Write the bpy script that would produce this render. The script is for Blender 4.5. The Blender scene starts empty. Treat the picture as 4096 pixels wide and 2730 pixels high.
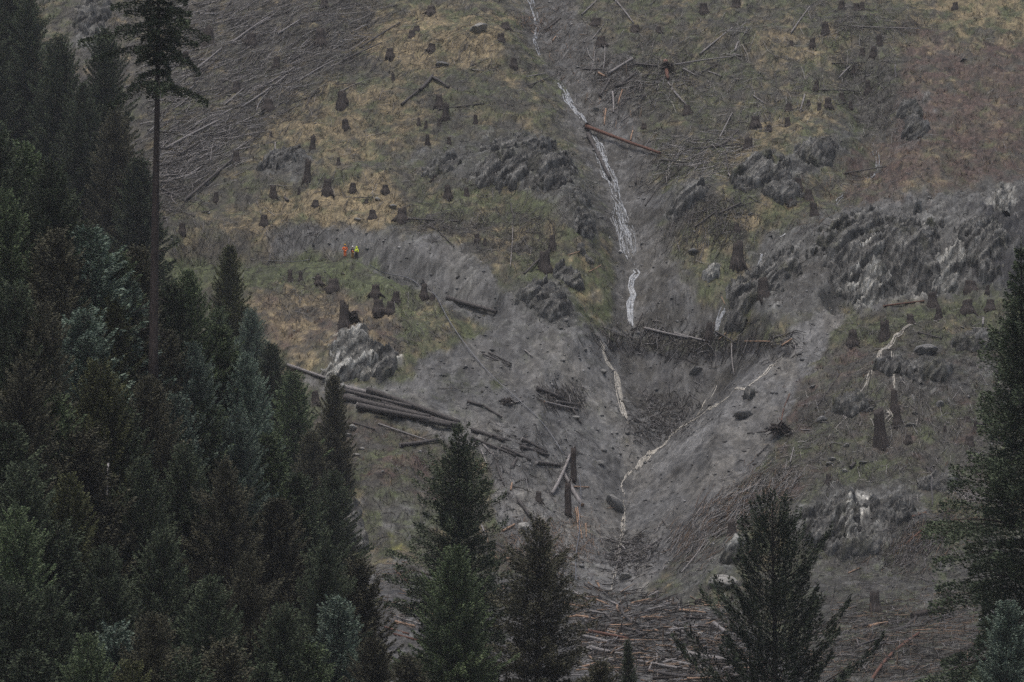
import bpy, math, random
import numpy as np
from mathutils import Vector, Matrix, Quaternion
random.seed(7)
R = math.radians
SC = bpy.context.scene
COL = SC.collection

# ---------------------------------------------------------------- camera, world, sun, exposure
PITCH = 8.0
FX = 0.272                                   # width of the view at distance 1
cam = bpy.data.objects.new('camera', bpy.data.cameras.new('camera'))
cam.data.sensor_width = 36.0
cam.data.lens = 36.0 / FX
cam.data.clip_start = 1.0
cam.data.clip_end = 6000.0
cam.location = (0, 0, 0)
cam.rotation_euler = (R(90 + PITCH), 0, 0)
COL.objects.link(cam)
SC.camera = cam

SUN_EL, SUN_AZ = 76.0, 195.0                 # azimuth measured like a compass, hill to the north
W = bpy.data.worlds.new('World')
SC.world = W
W.use_nodes = True
nt = W.node_tree
bg = nt.nodes['Background']
sky = nt.nodes.new('ShaderNodeTexSky')
sky.sky_type = 'NISHITA'
sky.sun_disc = False
sky.sun_elevation = R(SUN_EL)
sky.sun_rotation = R(SUN_AZ)
sky.dust_density = 6.0
sky.air_density = 1.0
sky.ozone_density = 1.0
nt.links.new(sky.outputs['Color'], bg.inputs['Color'])
bg.inputs['Strength'].default_value = 0.10
sl = bpy.data.lights.new('sun', 'SUN')
sl.energy = 1.3
sl.angle = R(30)
sl.color = (1.0, 0.98, 0.96)
so = bpy.data.objects.new('sun', sl)
COL.objects.link(so)
sd = Vector((math.sin(R(SUN_AZ)) * math.cos(R(SUN_EL)), math.cos(R(SUN_AZ)) * math.cos(R(SUN_EL)), math.sin(R(SUN_EL))))
so.rotation_euler = sd.to_track_quat('Z', 'Y').to_euler()
so.location = (0, 0, 300)
SC.view_settings.view_transform = 'Standard'
SC.view_settings.look = 'None'
SC.view_settings.exposure = 0.08
SC.view_settings.gamma = 1.0
SC.render.engine = 'CYCLES'
SC.cycles.max_bounces = 5
SC.cycles.volume_bounces = 1
SC.cycles.use_denoising = False
SC.cycles.use_adaptive_sampling = False
SC.cycles.pixel_filter_type = 'BLACKMAN_HARRIS'

# ---------------------------------------------------------------- helpers: noise, raster, view rays
_tab = {}
def vnoise(x, y, seed=0):
    if seed not in _tab:
        _tab[seed] = np.random.RandomState(seed + 11).rand(256, 256).astype(np.float32)
    t = _tab[seed]
    xi = np.floor(x).astype(np.int64); yi = np.floor(y).astype(np.int64)
    fx = (x - xi).astype(np.float32); fy = (y - yi).astype(np.float32)
    fx = fx * fx * (3 - 2 * fx); fy = fy * fy * (3 - 2 * fy)
    a = t[yi & 255, xi & 255]; b = t[yi & 255, (xi + 1) & 255]
    c = t[(yi + 1) & 255, xi & 255]; d = t[(yi + 1) & 255, (xi + 1) & 255]
    return (a + (b - a) * fx) * (1 - fy) + (c + (d - c) * fx) * fy

def fbm(x, y, octs=4, seed=0, gain=0.5):
    s = 0; a = 1.0; n = 0.0
    for k in range(octs):
        s = s + a * (vnoise(x * 2 ** k + 17.3 * k, y * 2 ** k + 5.7 * k, seed + k) - 0.5)
        n += a; a *= gain
    return s / n * 2.0                        # about -1 .. 1

def slab(a, t, seed):
    """layered slabs: a value that is constant on each plate of rock"""
    i = np.floor(a).astype(np.int64); tb = vnoise(i * 1.0, i * 0.0 + seed, seed)   # per layer
    tt = t + 9.7 * _tab[seed][(i * 7) & 255, 3]
    j = np.floor(tt).astype(np.int64)
    return _tab[seed][(i * 31 + 5) & 255, (j * 17 + i * 3) & 255] - .5, a - i, tt - j
CP, SP = math.cos(R(PITCH)), math.sin(R(PITCH))
def ray(X, Y):
    """direction (not normalised) of the view through photo point X,Y (4096 x 2730)"""
    a = (np.asarray(X, float) - 2048) / 4096 * FX
    b = -(np.asarray(Y, float) - 1365) / 4096 * FX
    return a, CP - b * SP, SP + b * CP
def project(x, y, z):
    f = y * CP + z * SP
    u = -y * SP + z * CP
    return 2048 + x / f / FX * 4096, 1365 - u / f / FX * 4096

# ---------------------------------------------------------------- terrain: large shape
def smax(a, b, k): return 0.5 * (a + b + np.sqrt((a - b) ** 2 + k * k))
def smin(a, b, k): return 0.5 * (a + b - np.sqrt((a - b) ** 2 + k * k))
def h0(x, y):
    main = 69.6 + 0.781 * (y - 495)
    main = smin(main, 215 + 0.05 * (y - 700), 30)
    fan = smax(0.2 * y - 56, -48 + 0 * y, 10)
    h = smax(main, fan, 4.0)
    t = np.clip((x + 38) / 26, 0, 1)
    zc = 46 - 36 * t - 25 * np.clip((x + 12) / 20, 0, 1) - 0.1 * np.clip(-x - 38, 0, 500)
    spur = zc - 0.5 * np.maximum(350 - y, 0) - 0.45 * np.maximum(y - 350, 0)
    return smax(h, np.maximum(spur, -60), 4.0)

def march_fn(hf, X, Y, off=0.0, t0=180.0, t1=760.0):
    a, b, c = ray(X, Y)
    t = np.arange(t0, t1, 0.5)
    d = c * t - (hf(a * t, b * t) - off)
    k = np.argmax(d < 0)
    if not (d < 0).any(): k = len(t) - 1
    tt = t[k]
    lo, hi = tt - 0.5, tt
    for _ in range(12):
        m = (lo + hi) / 2
        v = c * m - (float(hf(np.array([a * m]), np.array([b * m]))[0]) - off)
        if v < 0: hi = m
        else: lo = m
    return a * hi, b * hi, c * hi

def axis(pts):
    """photo points with a depth -> plan points where a cut of that depth shows there"""
    o = []
    for (X, Y, d) in pts:
        x, y, z = march_fn(h0, X, Y, d, t0=390)
        o.append((float(x), float(y), float(d)))
    return o

def seg_dist(x, y, pts, ys=1.1):
    best = np.full(x.shape, 1e9); val = np.zeros(x.shape); sgn = np.zeros(x.shape)
    for (x0, y0, d0), (x1, y1, d1) in zip(pts[:-1], pts[1:]):
        dx, dy = x1 - x0, (y1 - y0) * ys
        L = dx * dx + dy * dy + 1e-9
        px, py = x - x0, (y - y0) * ys
        t = np.clip((px * dx + py * dy) / L, 0, 1)
        d = np.hypot(px - t * dx, py - t * dy)
        m = d < best
        best = np.where(m, d, best); val = np.where(m, d0 + (d1 - d0) * t, val)
        sgn = np.where(m, px * dy - py * dx, sgn)
    return best, val, sgn

fine_x = np.arange(-86, 86, 0.225)
fine_y = np.arange(385, 622, 0.31)
def extend(f, lo, hi, s):
    a = [f[0]]; st = s
    while a[-1] > lo: a.append(a[-1] - st); st *= 1.18
    b = [f[-1]]; st = s
    while b[-1] < hi: b.append(b[-1] + st); st *= 1.18
    return np.array(a[:0:-1] + list(f) + b[1:])
gx = extend(fine_x, -700, 700, 0.4)
gy = extend(fine_y, -250, 1300, 0.4)
GX, GY = np.meshgrid(gx, gy)
Z = h0(GX, GY)
H0G = Z.copy()

wob = fbm(GX / 9, GY / 9, 3, 40) * 1.5
# upper gully of the stream
g = axis([(2110, -60, 3.0), (2150, 150, 3.0), (2260, 330, 3.2), (2350, 500, 3.5), (2450, 760, 4), (2530, 1000, 4.5), (2530, 1300, 5)])
d, v, _ = seg_dist(GX + wob * .4, GY, g)
Z -= v * np.exp(-(d / 5.5) ** 2)
# side gully on the right, dark hollow
g = axis([(3420, 330, 2.5), (3480, 520, 3), (3500, 700, 3), (3330, 800, 1.5)])
d, v, _ = seg_dist(GX + wob * .4, GY, g); Z -= v * np.exp(-(d / 4.0) ** 2)
g = axis([(3080, 960, 1.5), (3010, 1120, 2.5), (2860, 1280, 2.5)])
d, v, _ = seg_dist(GX, GY, g); Z -= v * np.exp(-(d / 2.8) ** 2)
# slide scar: wide open V with its floor running down to the notch
g = axis([(2740, 1640, 14), (2640, 1760, 15), (2540, 1890, 14.5), (2490, 2050, 11.5), (2460, 2210, 7.5), (2450, 2360, 3.5), (2460, 2520, 1)])
d, v, s = seg_dist(GX + wob * .3, GY + wob * .3, g)
wide = np.where(s > 0, 27.0, 27.0)
Z -= v * (0.52 * np.clip(1 - d / wide, 0, 1) + 0.52 * np.clip(1 - d / 11.5, 0, 1) ** 0.75)

def bench(pts, cut, width, steep, fade):
    """cut a ledge into the slope along photo points"""
    global Z
    w = []
    for (X, Y) in pts:
        x, y, z = march_fn(h0, X, Y, cut, t0=390); w.append((float(x), float(y)))
    xs = np.array([p[0] for p in w]); ys = np.array([p[1] for p in w])
    o = np.argsort(xs); xs = xs[o]; ys = ys[o]
    yl = np.interp(GX, xs, ys) + wob * .5
    f = np.clip((GX - xs[0]) / fade + 0.0, 0, 1) * np.clip((xs[-1] - GX) / fade, 0, 1)
    f = f * f * (3 - 2 * f)
    zl = h0(GX, yl) - cut * f
    sdist = GY - yl
    cutz = zl + steep * np.maximum(sdist - width * .3, 0) + 0.05 * sdist
    Z = np.where((f > 0) & (sdist > -6), smin(Z, cutz + (1 - f) * 12, .5), Z)
bench([(560, 1085), (900, 1075), (1200, 1065), (1440, 1050), (1560, 1120), (1740, 1215), (1990, 1290), (2150, 1330)], 3.2, 3.0, 1.75, 6)
bench([(3150, 1400), (3350, 1290), (3600, 1235), (3850, 1215), (4150, 1200), (4500, 1200)], 5.5, 4.0, 2.1, 7)
bench([(2400, 1350), (2600, 1355), (2850, 1370), (3230, 1370)], 2.0, 2.5, 1.3, 4)

def bump(X, Y, rx, ry, h):
    global Z
    x, y, z = march_fn(h0, X, Y, -h, t0=390)
    Z += h * np.exp(-((GX - x) / rx) ** 2 - ((GY - y) / ry) ** 2)
for a in [(2080, 620, 9, 5, 3.0), (2280, 800, 5, 7, 2.5), (2200, 1120, 6, 5, 2.2), (1450, 1330, 6, 4, 3.4), (1620, 1160, 6, 3, 1.5),
          (1900, 130, 9, 6, 2.2), (1280, 650, 7, 4, 2), (3050, 640, 7, 5, 2.5), (3320, 520, 7, 4, 1.5), (2960, 1020, 4, 4, 2.5),
          (3120, 1150, 6, 6, 2.5), (3350, 2050, 11, 5, 4), (2900, 2250, 6, 5, 3), (3700, 2150, 8, 6, 2), (3600, 1500, 9, 6, 2.0),
          (3420, 60, 5, 4, 2.2), (2950, 130, 7, 4, 2.0), (1980, 380, 8, 4, 1.5), (2820, 760, 6, 4, 2), (2700, 1000, 4, 4, 1.2), (1500, 1900, 7, 6, 2)]:
    bump(*a)

# ---------------------------------------------------------------- cover map, read per ground point
RW, RH = 512, 342
CH = ['mud', 'straw', 'green', 'litter', 'rock', 'pale', 'heath', 'dark', 'moss']
cov = {c: np.zeros((RH, RW)) for c in CH}
cov['straw'][:] = .14; cov['green'][:] = .36; cov['litter'][:] = .5
PX, PY = np.meshgrid((np.arange(RW) + .5) * 8, (np.arange(RH) + .5) * 8)
def inpoly(X, Y, pts):
    r = np.zeros(X.shape, bool); n = len(pts)
    for i in range(n):
        x0, y0 = pts[i]; x1, y1 = pts[(i + 1) % n]
        if y0 == y1: continue
        c = ((y0 > Y) != (y1 > Y)) & (X < (x1 - x0) * (Y - y0) / (y1 - y0) + x0)
        r ^= c
    return r
def blur(a, r):
    for ax in (0, 1):
        for _ in range(2):
            p = np.pad(a, [(r + 1, r) if k == ax else (0, 0) for k in (0, 1)], mode='edge')
            c = np.cumsum(p, axis=ax)
            a = (c[2 * r + 1:, :] - c[:-2 * r - 1, :]) / (2 * r + 1) if ax == 0 else (c[:, 2 * r + 1:] - c[:, :-2 * r - 1]) / (2 * r + 1)
    return a
def paint(w, pts, feather=3, k=1.0):
    m = inpoly(PX, PY, pts).astype(float)
    m = blur(m, feather) * k
    tot = sum(w.values())
    for c in CH: cov[c] = cov[c] * (1 - m) + w.get(c, 0) / tot * m
paint(dict(litter=.75, green=.12, straw=.1), [(300, 0), (1520, 0), (1400, 250), (1100, 520), (900, 700), (600, 900), (300, 900)], 5)
paint(dict(green=.5, straw=.2, litter=.3), [(650, 380), (900, 380), (850, 560), (650, 620)], 5)
paint(dict(rock=.8, litter=.2), [(300, 0), (450, 0), (430, 200), (300, 220)], 3)
paint(dict(straw=.7, green=.2, litter=.1), [(1500, 60), (1900, 50), (2060, 130), (1960, 260), (1600, 270), (1420, 200)], 4)
paint(dict(straw=.55, green=.3, litter=.15), [(1150, 440), (1500, 330), (1700, 420), (1560, 640), (1300, 600), (1050, 620)], 5)
paint(dict(straw=.5, litter=.3, green=.3), [(1500, 420), (1720, 460), (1700, 560), (1500, 580)], 4)
paint(dict(straw=.85, green=.1), [(900, 880), (1150, 800), (1500, 700), (1640, 850), (1560, 905), (1300, 890), (1100, 950), (920, 960)], 4)
paint(dict(straw=.35, litter=.5, green=.2), [(700, 920), (1300, 900), (1200, 1020), (700, 1060)], 4)
paint(dict(green=.75, straw=.15, litter=.1), [(1780, 740), (2200, 760), (2260, 900), (1900, 880), (1700, 830)], 4)
paint(dict(litter=.6, green=.2, straw=.2), [(1600, 880), (2150, 880), (2250, 1000), (2150, 1090), (1900, 980), (1650, 930)], 4)
paint(dict(heath=.62, green=.14, straw=.12, litter=.25), [(3560, 120), (4200, 130), (4200, 760), (3760, 830), (3400, 880), (3380, 640), (3560, 450), (3620, 300)], 6)
paint(dict(straw=.5, green=.4, litter=.1), [(3640, 0), (4200, 0), (4200, 160), (3800, 140)], 5)
paint(dict(straw=.6, green=.3, litter=.2), [(2860, 640), (3160, 420), (3360, 440), (3150, 600), (2900, 700)], 4)
paint(dict(straw=.55, green=.2, litter=.2), [(3010, 160), (3400, 110), (3420, 170), (3100, 240)], 4)
paint(dict(litter=.7, green=.15), [(3300, 240), (3620, 240), (3560, 560), (3440, 560)], 5)
paint(dict(green=.45, straw=.4, litter=.15), [(2780, 880), (3160, 740), (3300, 760), (3100, 900), (2900, 1000), (2760, 1000)], 4)
paint(dict(green=.6, litter=.25, straw=.15), [(2800, 1000), (2980, 960), (2960, 1120), (2800, 1230), (2740, 1150)], 4)
paint(dict(rock=.75, green=.15, litter=.2), [(1840, 560), (2020, 520), (2200, 580), (2330, 700), (2430, 900), (2380, 980), (2280, 900), (2150, 760), (1950, 745), (1700, 700), (1600, 640)], 3)
paint(dict(rock=.8, litter=.2), [(1180, 600), (1260, 600), (1200, 720), (1020, 730)], 2)
paint(dict(rock=.75, green=.2), [(2940, 700), (3200, 600), (3360, 500), (3440, 540), (3300, 690), (3150, 760), (2960, 800)], 3)
paint(dict(rock=.7, litter=.3), [(2620, 820), (2760, 700), (2880, 740), (2740, 900), (2640, 920)], 3)
paint(dict(rock=.6, heath=.3), [(3600, 420), (3740, 360), (3700, 560), (3580, 600)], 3)
paint(dict(mud=.45, litter=.55), [(2090, -40), (2270, -40), (2400, 200), (2560, 250), (2540, 420), (2600, 600), (2640, 760), (2660, 950), (2760, 1150), (2900, 1260), (2860, 1340), (2420, 1340), (2430, 1200), (2480, 1000), (2390, 800), (2330, 640), (2260, 480), (2200, 300), (2110, 130)], 3)
paint(dict(green=.65, straw=.2, rock=.15), [(2050, 1060), (2170, 960), (2320, 1050), (2440, 1180), (2420, 1330), (2280, 1290), (2100, 1160)], 3)
paint(dict(mud=.5, rock=.5), [(1080, 940), (1400, 900), (1640, 930), (1880, 1000), (1980, 1130), (2140, 1200), (2280, 1290), (2420, 1330), (2420, 1400), (2000, 1330), (1900, 1260), (1700, 1180), (1500, 1090), (1380, 1020), (1060, 1030)], 2)
paint(dict(rock=.75, green=.15, mud=.2), [(2080, 1140), (2180, 1100), (2290, 1170), (2320, 1290), (2180, 1290), (2060, 1220)], 2)
paint(dict(green=.75, litter=.1, moss=.03), [(640, 1060), (1430, 1034), (1570, 1105), (1720, 1230), (1560, 1230), (1350, 1150), (1000, 1160), (640, 1130)], 2)
paint(dict(litter=.4, heath=.3, straw=.4), [(980, 1170), (1330, 1150), (1560, 1240), (1620, 1400), (1420, 1370), (1300, 1360), (1160, 1480)], 4)
paint(dict(green=.6, straw=.2, litter=.2), [(1560, 1200), (1700, 1225), (1960, 1290), (1980, 1340), (1840, 1360), (1740, 1400), (1700, 1470), (1600, 1530), (1480, 1550), (1620, 1400)], 2)
paint(dict(mud=.95, green=.05), [(1740, 1400), (1880, 1345), (2100, 1290), (2430, 1380), (2480, 1600), (2520, 1950), (2500, 2060), (2450, 2350), (2300, 2400), (2000, 2160), (1950, 1850), (1850, 1780), (1600, 1680), (1300, 1580), (1200, 1500), (1460, 1560), (1620, 1530)], 1)
paint(dict(green=.5, mud=.4), [(1900, 1500), (2040, 1520), (2020, 1560), (1760, 1570), (1700, 1530)], 1, .6)
paint(dict(green=.5, mud=.5), [(1560, 1600), (1760, 1650), (1850, 1720), (1700, 1690)], 2, .7)
paint(dict(rock=.7, mud=.3), [(3040, 960), (3400, 840), (3700, 780), (4200, 680), (4200, 1180), (3800, 1190), (3560, 1215), (3380, 1230), (3080, 1290), (2980, 1210)], 3)
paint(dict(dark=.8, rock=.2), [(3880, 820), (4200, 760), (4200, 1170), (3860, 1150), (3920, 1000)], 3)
paint(dict(litter=.5, rock=.3, mud=.3), [(3080, 1080), (3300, 1000), (3400, 1180), (3200, 1260), (3080, 1240)], 3)
paint(dict(pale=.8, rock=.2), [(3420, 980), (3540, 960), (3520, 1060), (3430, 1180), (3380, 1120)], 2, .7)
paint(dict(pale=.9, rock=.1), [(3590, 1010), (3630, 1010), (3620, 1080), (3590, 1060)], 1)
paint(dict(pale=.9, rock=.1), [(3840, 990), (3860, 1010), (3820, 1110), (3760, 1170), (3660, 1200), (3660, 1150), (3760, 1080)], 1)
paint(dict(pale=.9, rock=.1), [(4020, 730), (4060, 760), (4040, 830), (3990, 870), (3950, 830), (4000, 790)], 1)
paint(dict(pale=.8, rock=.2), [(3700, 900), (3740, 880), (3700, 960), (3670, 970)], 1)
paint(dict(green=.75, litter=.2, straw=.1), [(3320, 1320), (3560, 1225), (4200, 1170), (4200, 1290), (3800, 1300), (3500, 1330), (3330, 1400)], 2)
paint(dict(mud=1), [(2400, 1385), (2700, 1400), (3100, 1400), (3160, 1340), (3330, 1230), (3390, 1250), (3290, 1420), (3180, 1560), (3080, 1800), (2880, 2050), (2620, 2340), (2480, 2400), (2440, 2300), (2500, 2050), (2490, 1700)], 1)
paint(dict(mud=.4, litter=.45, dark=.25), [(2430, 1395), (3140, 1400), (3020, 1520), (2800, 1640), (2600, 1760), (2520, 1700), (2490, 1560)], 4)
paint(dict(dark=1.0, litter=.3), [(2410, 1380), (2700, 1392), (3150, 1392), (3180, 1370), (3170, 1420), (2900, 1440), (2600, 1432), (2420, 1420)], 1)  # dark topsoil band, with the shade under the overhanging lip painted into it
paint(dict(litter=.5, green=.28, heath=.2, rock=.1), [(3330, 1400), (4200, 1300), (4200, 2000), (3400, 1950), (2880, 2130), (2720, 2300), (2640, 2340), (2880, 2060), (3090, 1800), (3200, 1560)], 1)
paint(dict(heath=.5, litter=.5), [(3180, 1560), (3420, 1380), (3500, 1420), (3300, 1560), (3150, 1750)], 4, .7)
paint(dict(rock=.6, litter=.3), [(3480, 1480), (3600, 1440), (4000, 1400), (4000, 1560), (3500, 1600)], 4, .7)
paint(dict(green=.7, litter=.3), [(3400, 1830), (3560, 1810), (3540, 1920), (3400, 1930)], 4)
paint(dict(rock=.8, litter=.2), [(3140, 2060), (3400, 1940), (3620, 1930), (3720, 2060), (3600, 2180), (3300, 2190), (3180, 2170)], 3)
paint(dict(pale=.6, rock=.4), [(3400, 2040), (3480, 1960), (3480, 2080), (3390, 2140)], 2, .7)
paint(dict(litter=.6, mud=.2, green=.2), [(3200, 2200), (4200, 2100), (4200, 2900), (3200, 2900)], 5)
paint(dict(rock=.5, litter=.3, green=.2), [(2720, 2230), (2960, 2120), (3000, 2250), (2700, 2420)], 3)
paint(dict(mud=.5, litter=.4, dark=.15), [(1400, 2250), (2300, 2330), (2700, 2390), (2950, 2450), (3300, 2740), (3300, 2900), (1300, 2900)], 4)
paint(dict(heath=.4, litter=.35, green=.3), [(1280, 1640), (1560, 1680), (1800, 1800), (1860, 2000), (1700, 2060), (1460, 2000), (1350, 1850)], 3)
paint(dict(green=.4, litter=.3, mud=.3), [(1440, 1950), (1860, 2000), (1900, 2100), (1600, 2200), (1460, 2150)], 4)
paint(dict(moss=.7, green=.3), [(1490, 2080), (1600, 2110), (1640, 2170), (1560, 2240), (1500, 2200)], 3, .35)
paint(dict(pale=.85, rock=.2), [(1340, 1350), (1420, 1330), (1500, 1400), (1590, 1430), (1600, 1480), (1460, 1520), (1340, 1480)], 2, .8)

def cov_at(X, Y):
    fx = np.clip(X / 8 - .5, 0, RW - 1.001); fy = np.clip(Y / 8 - .5, 0, RH - 1.001)
    ix = fx.astype(int); iy = fy.astype(int); fx = fx - ix; fy = fy - iy
    return {c: (cov[c][iy, ix] * (1 - fx) + cov[c][iy, ix + 1] * fx) * (1 - fy) + (cov[c][iy + 1, ix] * (1 - fx) + cov[c][iy + 1, ix + 1] * fx) * fy for c in CH}
GV = .56 * (GY + Z)
UX, UY = project(GX, GY, Z)
wx = fbm(GX / 4, GY / 4, 5, 60, .6) * 60; wy = fbm(GX / 4, GY / 4, 5, 70, .6) * 50
cw = cov_at(UX + wx, UY + wy)
for c in CH: cw[c] = np.clip(cw[c], 0, 1)
# patchy competition of the covers
K = {}
for i, c in enumerate(CH):
    n = fbm(GX / 1.9, GV / 1.7, 5, 80 + i * 7, .65)
    K[c] = cw[c] * np.exp(n * 3.2)
tot = sum(K.values()) + 1e-6
for c in CH: K[c] = (K[c] / tot) ** 1.6
tot = sum(K.values()) + 1e-6
for c in CH: K[c] /= tot
rockw = K['rock'] + K['pale'] + K['dark'] * .8
rsoft = cw['rock'] + cw['pale'] + cw['dark']
# fine relief
sn = (-.79 * GX + .866 * GV) / 1.17
sw = fbm(GX / 8, GY / 8, 3, 150) * 1.8
st = (sn + sw) / 1.5
saw = st - np.floor(st)
st2 = (sn * 1.15 + sw * 1.3 + fbm(GX / 2, GY / 2, 3, 160) * .6) / .62
saw2 = st2 - np.floor(st2)
blk = fbm(GX / 2.4, GV / 2.0, 4, 170, .6)
ta = .866 * GX + .79 * GV
s1, e1, f1 = slab((sn + sw * .5) / 1.1, ta / 5.5 + fbm(GX / 3, GV / 3, 2, 152) * .5, 501)
s2, e2, f2 = slab((sn + sw * .5 + fbm(GX, GV, 2, 153) * .25) / .5, ta / 2.8 + fbm(GX / 2, GV / 2, 2, 154) * .4, 502)
Z += rsoft * (s1 * .8 + s2 * .45)
Z += rsoft * .5 * ((saw ** 2) * 1.8 * (.3 + 1.2 * vnoise(GX / 3, GY / 3, 3)) + (saw2) * .5 + blk * .6 - .7)
mudw = cw['mud']
sm = 1 - rsoft
hum = fbm(GX / 4.5, GY / 4.0, 4, 180)
Z += (1 - mudw) * sm * (hum * .85 + fbm(GX / 1.3, GY / 1.2, 3, 190, .6) * .5)
rill = fbm(GX / .9 + GY / 6, GY / 7, 3, 200)
lump = np.clip(fbm(GX / .75, GV / .75, 3, 216, .6) - .12, 0, 1)
rid = np.abs(fbm(GX / 2.4 + fbm(GX / 8, GY / 10, 2, 217) * 2.2, GY / 13, 3, 218))
Z += mudw * (lump * .6 - np.clip(.28 - rid, 0, 1) * .55)
Z += mudw * (fbm(GX / 5, GV / 5, 3, 210) * .9 + rill * .05 + fbm(GX / 1.1, GV / 1.1, 4, 215, .6) * .2)
Z += fbm(GX / .8, GY / .9, 1, 220) * .12 * (1 - .7 * mudw)

def hgrid(x, y):
    fx = np.interp(x, gx, np.arange(len(gx))); fy = np.interp(y, gy, np.arange(len(gy)))
    ix = np.minimum(fx.astype(int), len(gx) - 2); iy = np.minimum(fy.astype(int), len(gy) - 2)
    fx = fx - ix; fy = fy - iy
    return (Z[iy, ix] * (1 - fx) + Z[iy, ix + 1] * fx) * (1 - fy) + (Z[iy + 1, ix] * (1 - fx) + Z[iy + 1, ix + 1] * fx) * fy
def hz(x, y): return float(hgrid(np.array([x]), np.array([y]))[0])
def at(X, Y, off=0.0):
    x, y, z = march_fn(hgrid, X, Y, off, t0=300)
    return Vector((float(x), float(y), float(z)))
def at_many(X, Y, t0=340.0, t1=640.0, step=1.0):
    X = np.asarray(X, float); Y = np.asarray(Y, float)
    out = np.zeros((len(X), 3))
    T = np.arange(t0, t1, step)
    for s in range(0, len(X), 4000):
        a, b, c = ray(X[s:s + 4000], Y[s:s + 4000])
        xx = a[:, None] * T; yy = b[:, None] * T
        d = c[:, None] * T - hgrid(xx.ravel(), yy.ravel()).reshape(xx.shape)
        k = np.argmax(d < 0, axis=1); k = np.maximum(k, 1)
        i = np.arange(len(k)); d0 = d[i, k - 1]; d1 = d[i, k]
        f = np.clip(d0 / (d0 - d1 + 1e-9), 0, 1)
        t = T[k - 1] + f * step
        out[s:s + 4000, 0] = a * t; out[s:s + 4000, 1] = b * t
    out[:, 2] = hgrid(out[:, 0], out[:, 1])
    return out

# ---------------------------------------------------------------- materials
def new_mat(name):
    m = bpy.data.materials.new(name); m.use_nodes = True
    return m, m.node_tree, m.node_tree.nodes['Principled BSDF']
def node(nt, t, **kw):
    n = nt.nodes.new(t)
    for k, v in kw.items(): setattr(n, k, v)
    return n
def mat(name, c1, c2, scale=3.0, rough=.8, bump=.4, stretch=(1, 1, 1), spec=.35, rot=(0, 0, 0), detail=6, lo=.35, hi=.65):
    m, nt, b = new_mat(name)
    tc = node(nt, 'ShaderNodeTexCoord'); mp = node(nt, 'ShaderNodeMapping')
    mp.inputs['Scale'].default_value = stretch; mp.inputs['Rotation'].default_value = rot
    n = node(nt, 'ShaderNodeTexNoise'); n.inputs['Scale'].default_value = scale; n.inputs['Detail'].default_value = detail; n.inputs['Roughness'].default_value = .65
    cr = node(nt, 'ShaderNodeValToRGB')
    cr.color_ramp.elements[0].position = lo; cr.color_ramp.elements[1].position = hi
    cr.color_ramp.elements[0].color = (*c1, 1); cr.color_ramp.elements[1].color = (*c2, 1)
    nt.links.new(tc.outputs['Object'], mp.inputs['Vector']); nt.links.new(mp.outputs[0], n.inputs['Vector'])
    nt.links.new(n.outputs['Fac'], cr.inputs['Fac']); nt.links.new(cr.outputs[0], b.inputs['Base Color'])
    b.inputs['Roughness'].default_value = rough; b.inputs['Specular IOR Level'].default_value = spec
    if bump:
        bp = node(nt, 'ShaderNodeBump'); bp.inputs['Strength'].default_value = bump; bp.inputs['Distance'].default_value = .1
        nt.links.new(n.outputs['Fac'], bp.inputs['Height']); nt.links.new(bp.outputs[0], b.inputs['Normal'])
    return m
def attr_mat(name, attr, rough=.8, spec=.3, scale=4.0, amt=(.7, 1.3), bump=.5):
    m, nt, b = new_mat(name)
    a = node(nt, 'ShaderNodeAttribute'); a.attribute_name = attr
    tc = node(nt, 'ShaderNodeTexCoord')
    n = node(nt, 'ShaderNodeTexNoise'); n.inputs['Scale'].default_value = scale; n.inputs['Detail'].default_value = 6; n.inputs['Roughness'].default_value = .7
    mr = node(nt, 'ShaderNodeMapRange'); mr.inputs[1].default_value = .3; mr.inputs[2].default_value = .7; mr.inputs[3].default_value = amt[0]; mr.inputs[4].default_value = amt[1]
    vm = node(nt, 'ShaderNodeVectorMath', operation='SCALE')
    nt.links.new(tc.outputs['Object'], n.inputs['Vector']); nt.links.new(n.outputs['Fac'], mr.inputs[0])
    nt.links.new(a.outputs['Color'], vm.inputs[0]); nt.links.new(mr.outputs[0], vm.inputs['Scale']); nt.links.new(vm.outputs[0], b.inputs['Base Color'])
    b.inputs['Roughness'].default_value = rough; b.inputs['Specular IOR Level'].default_value = spec
    if bump:
        bp = node(nt, 'ShaderNodeBump'); bp.inputs['Strength'].default_value = bump; bp.inputs['Distance'].default_value = .15
        nt.links.new(n.outputs['Fac'], bp.inputs['Height']); nt.links.new(bp.outputs[0], b.inputs['Normal'])
    return m
M = {}
M['ground'] = attr_mat('hillside_ground', 'cover', .7, .4, 3.2, (.7, 1.3), .6)
M['rockface'] = attr_mat('schist_face', 'cover', .6, .45, 3.0, (.55, 1.4), 1.0)
M['grass'] = attr_mat('grass_blades', 'cover', .8, .2, 2.0, (.8, 1.2), 0)
M['slash'] = attr_mat('slash_wood', 'cover', .8, .3, 3.0, (.7, 1.3), 0)
M['bark'] = mat('wet_grey_bark', (.035, .032, .032), (.12, .11, .105), 3, .7, .6, (1, 1, 4))
M['barkdark'] = mat('dark_stump_bark', (.018, .015, .014), (.075, .062, .055), 4, .8, .8, (2, 2, .8))
M['barkred'] = mat('red_brown_bark', (.07, .035, .026), (.20, .10, .07), 4, .75, .6, (1, 1, 5))
M['barkgrey'] = mat('weathered_grey_wood', (.12, .115, .115), (.34, .32, .31), 3, .7, .4, (1, 1, 5))
M['fresh'] = mat('stripped_orange_wood', (.17, .10, .065), (.50, .34, .23), 3, .6, .4, (1, 1, 5))
M['cut'] = mat('sawn_wood_face', (.28, .27, .27), (.5, .48, .46), 7, .6, .2)
M['cutwarm'] = mat('broken_wood_face', (.28, .17, .09), (.55, .36, .2), 7, .7, .3)
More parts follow.
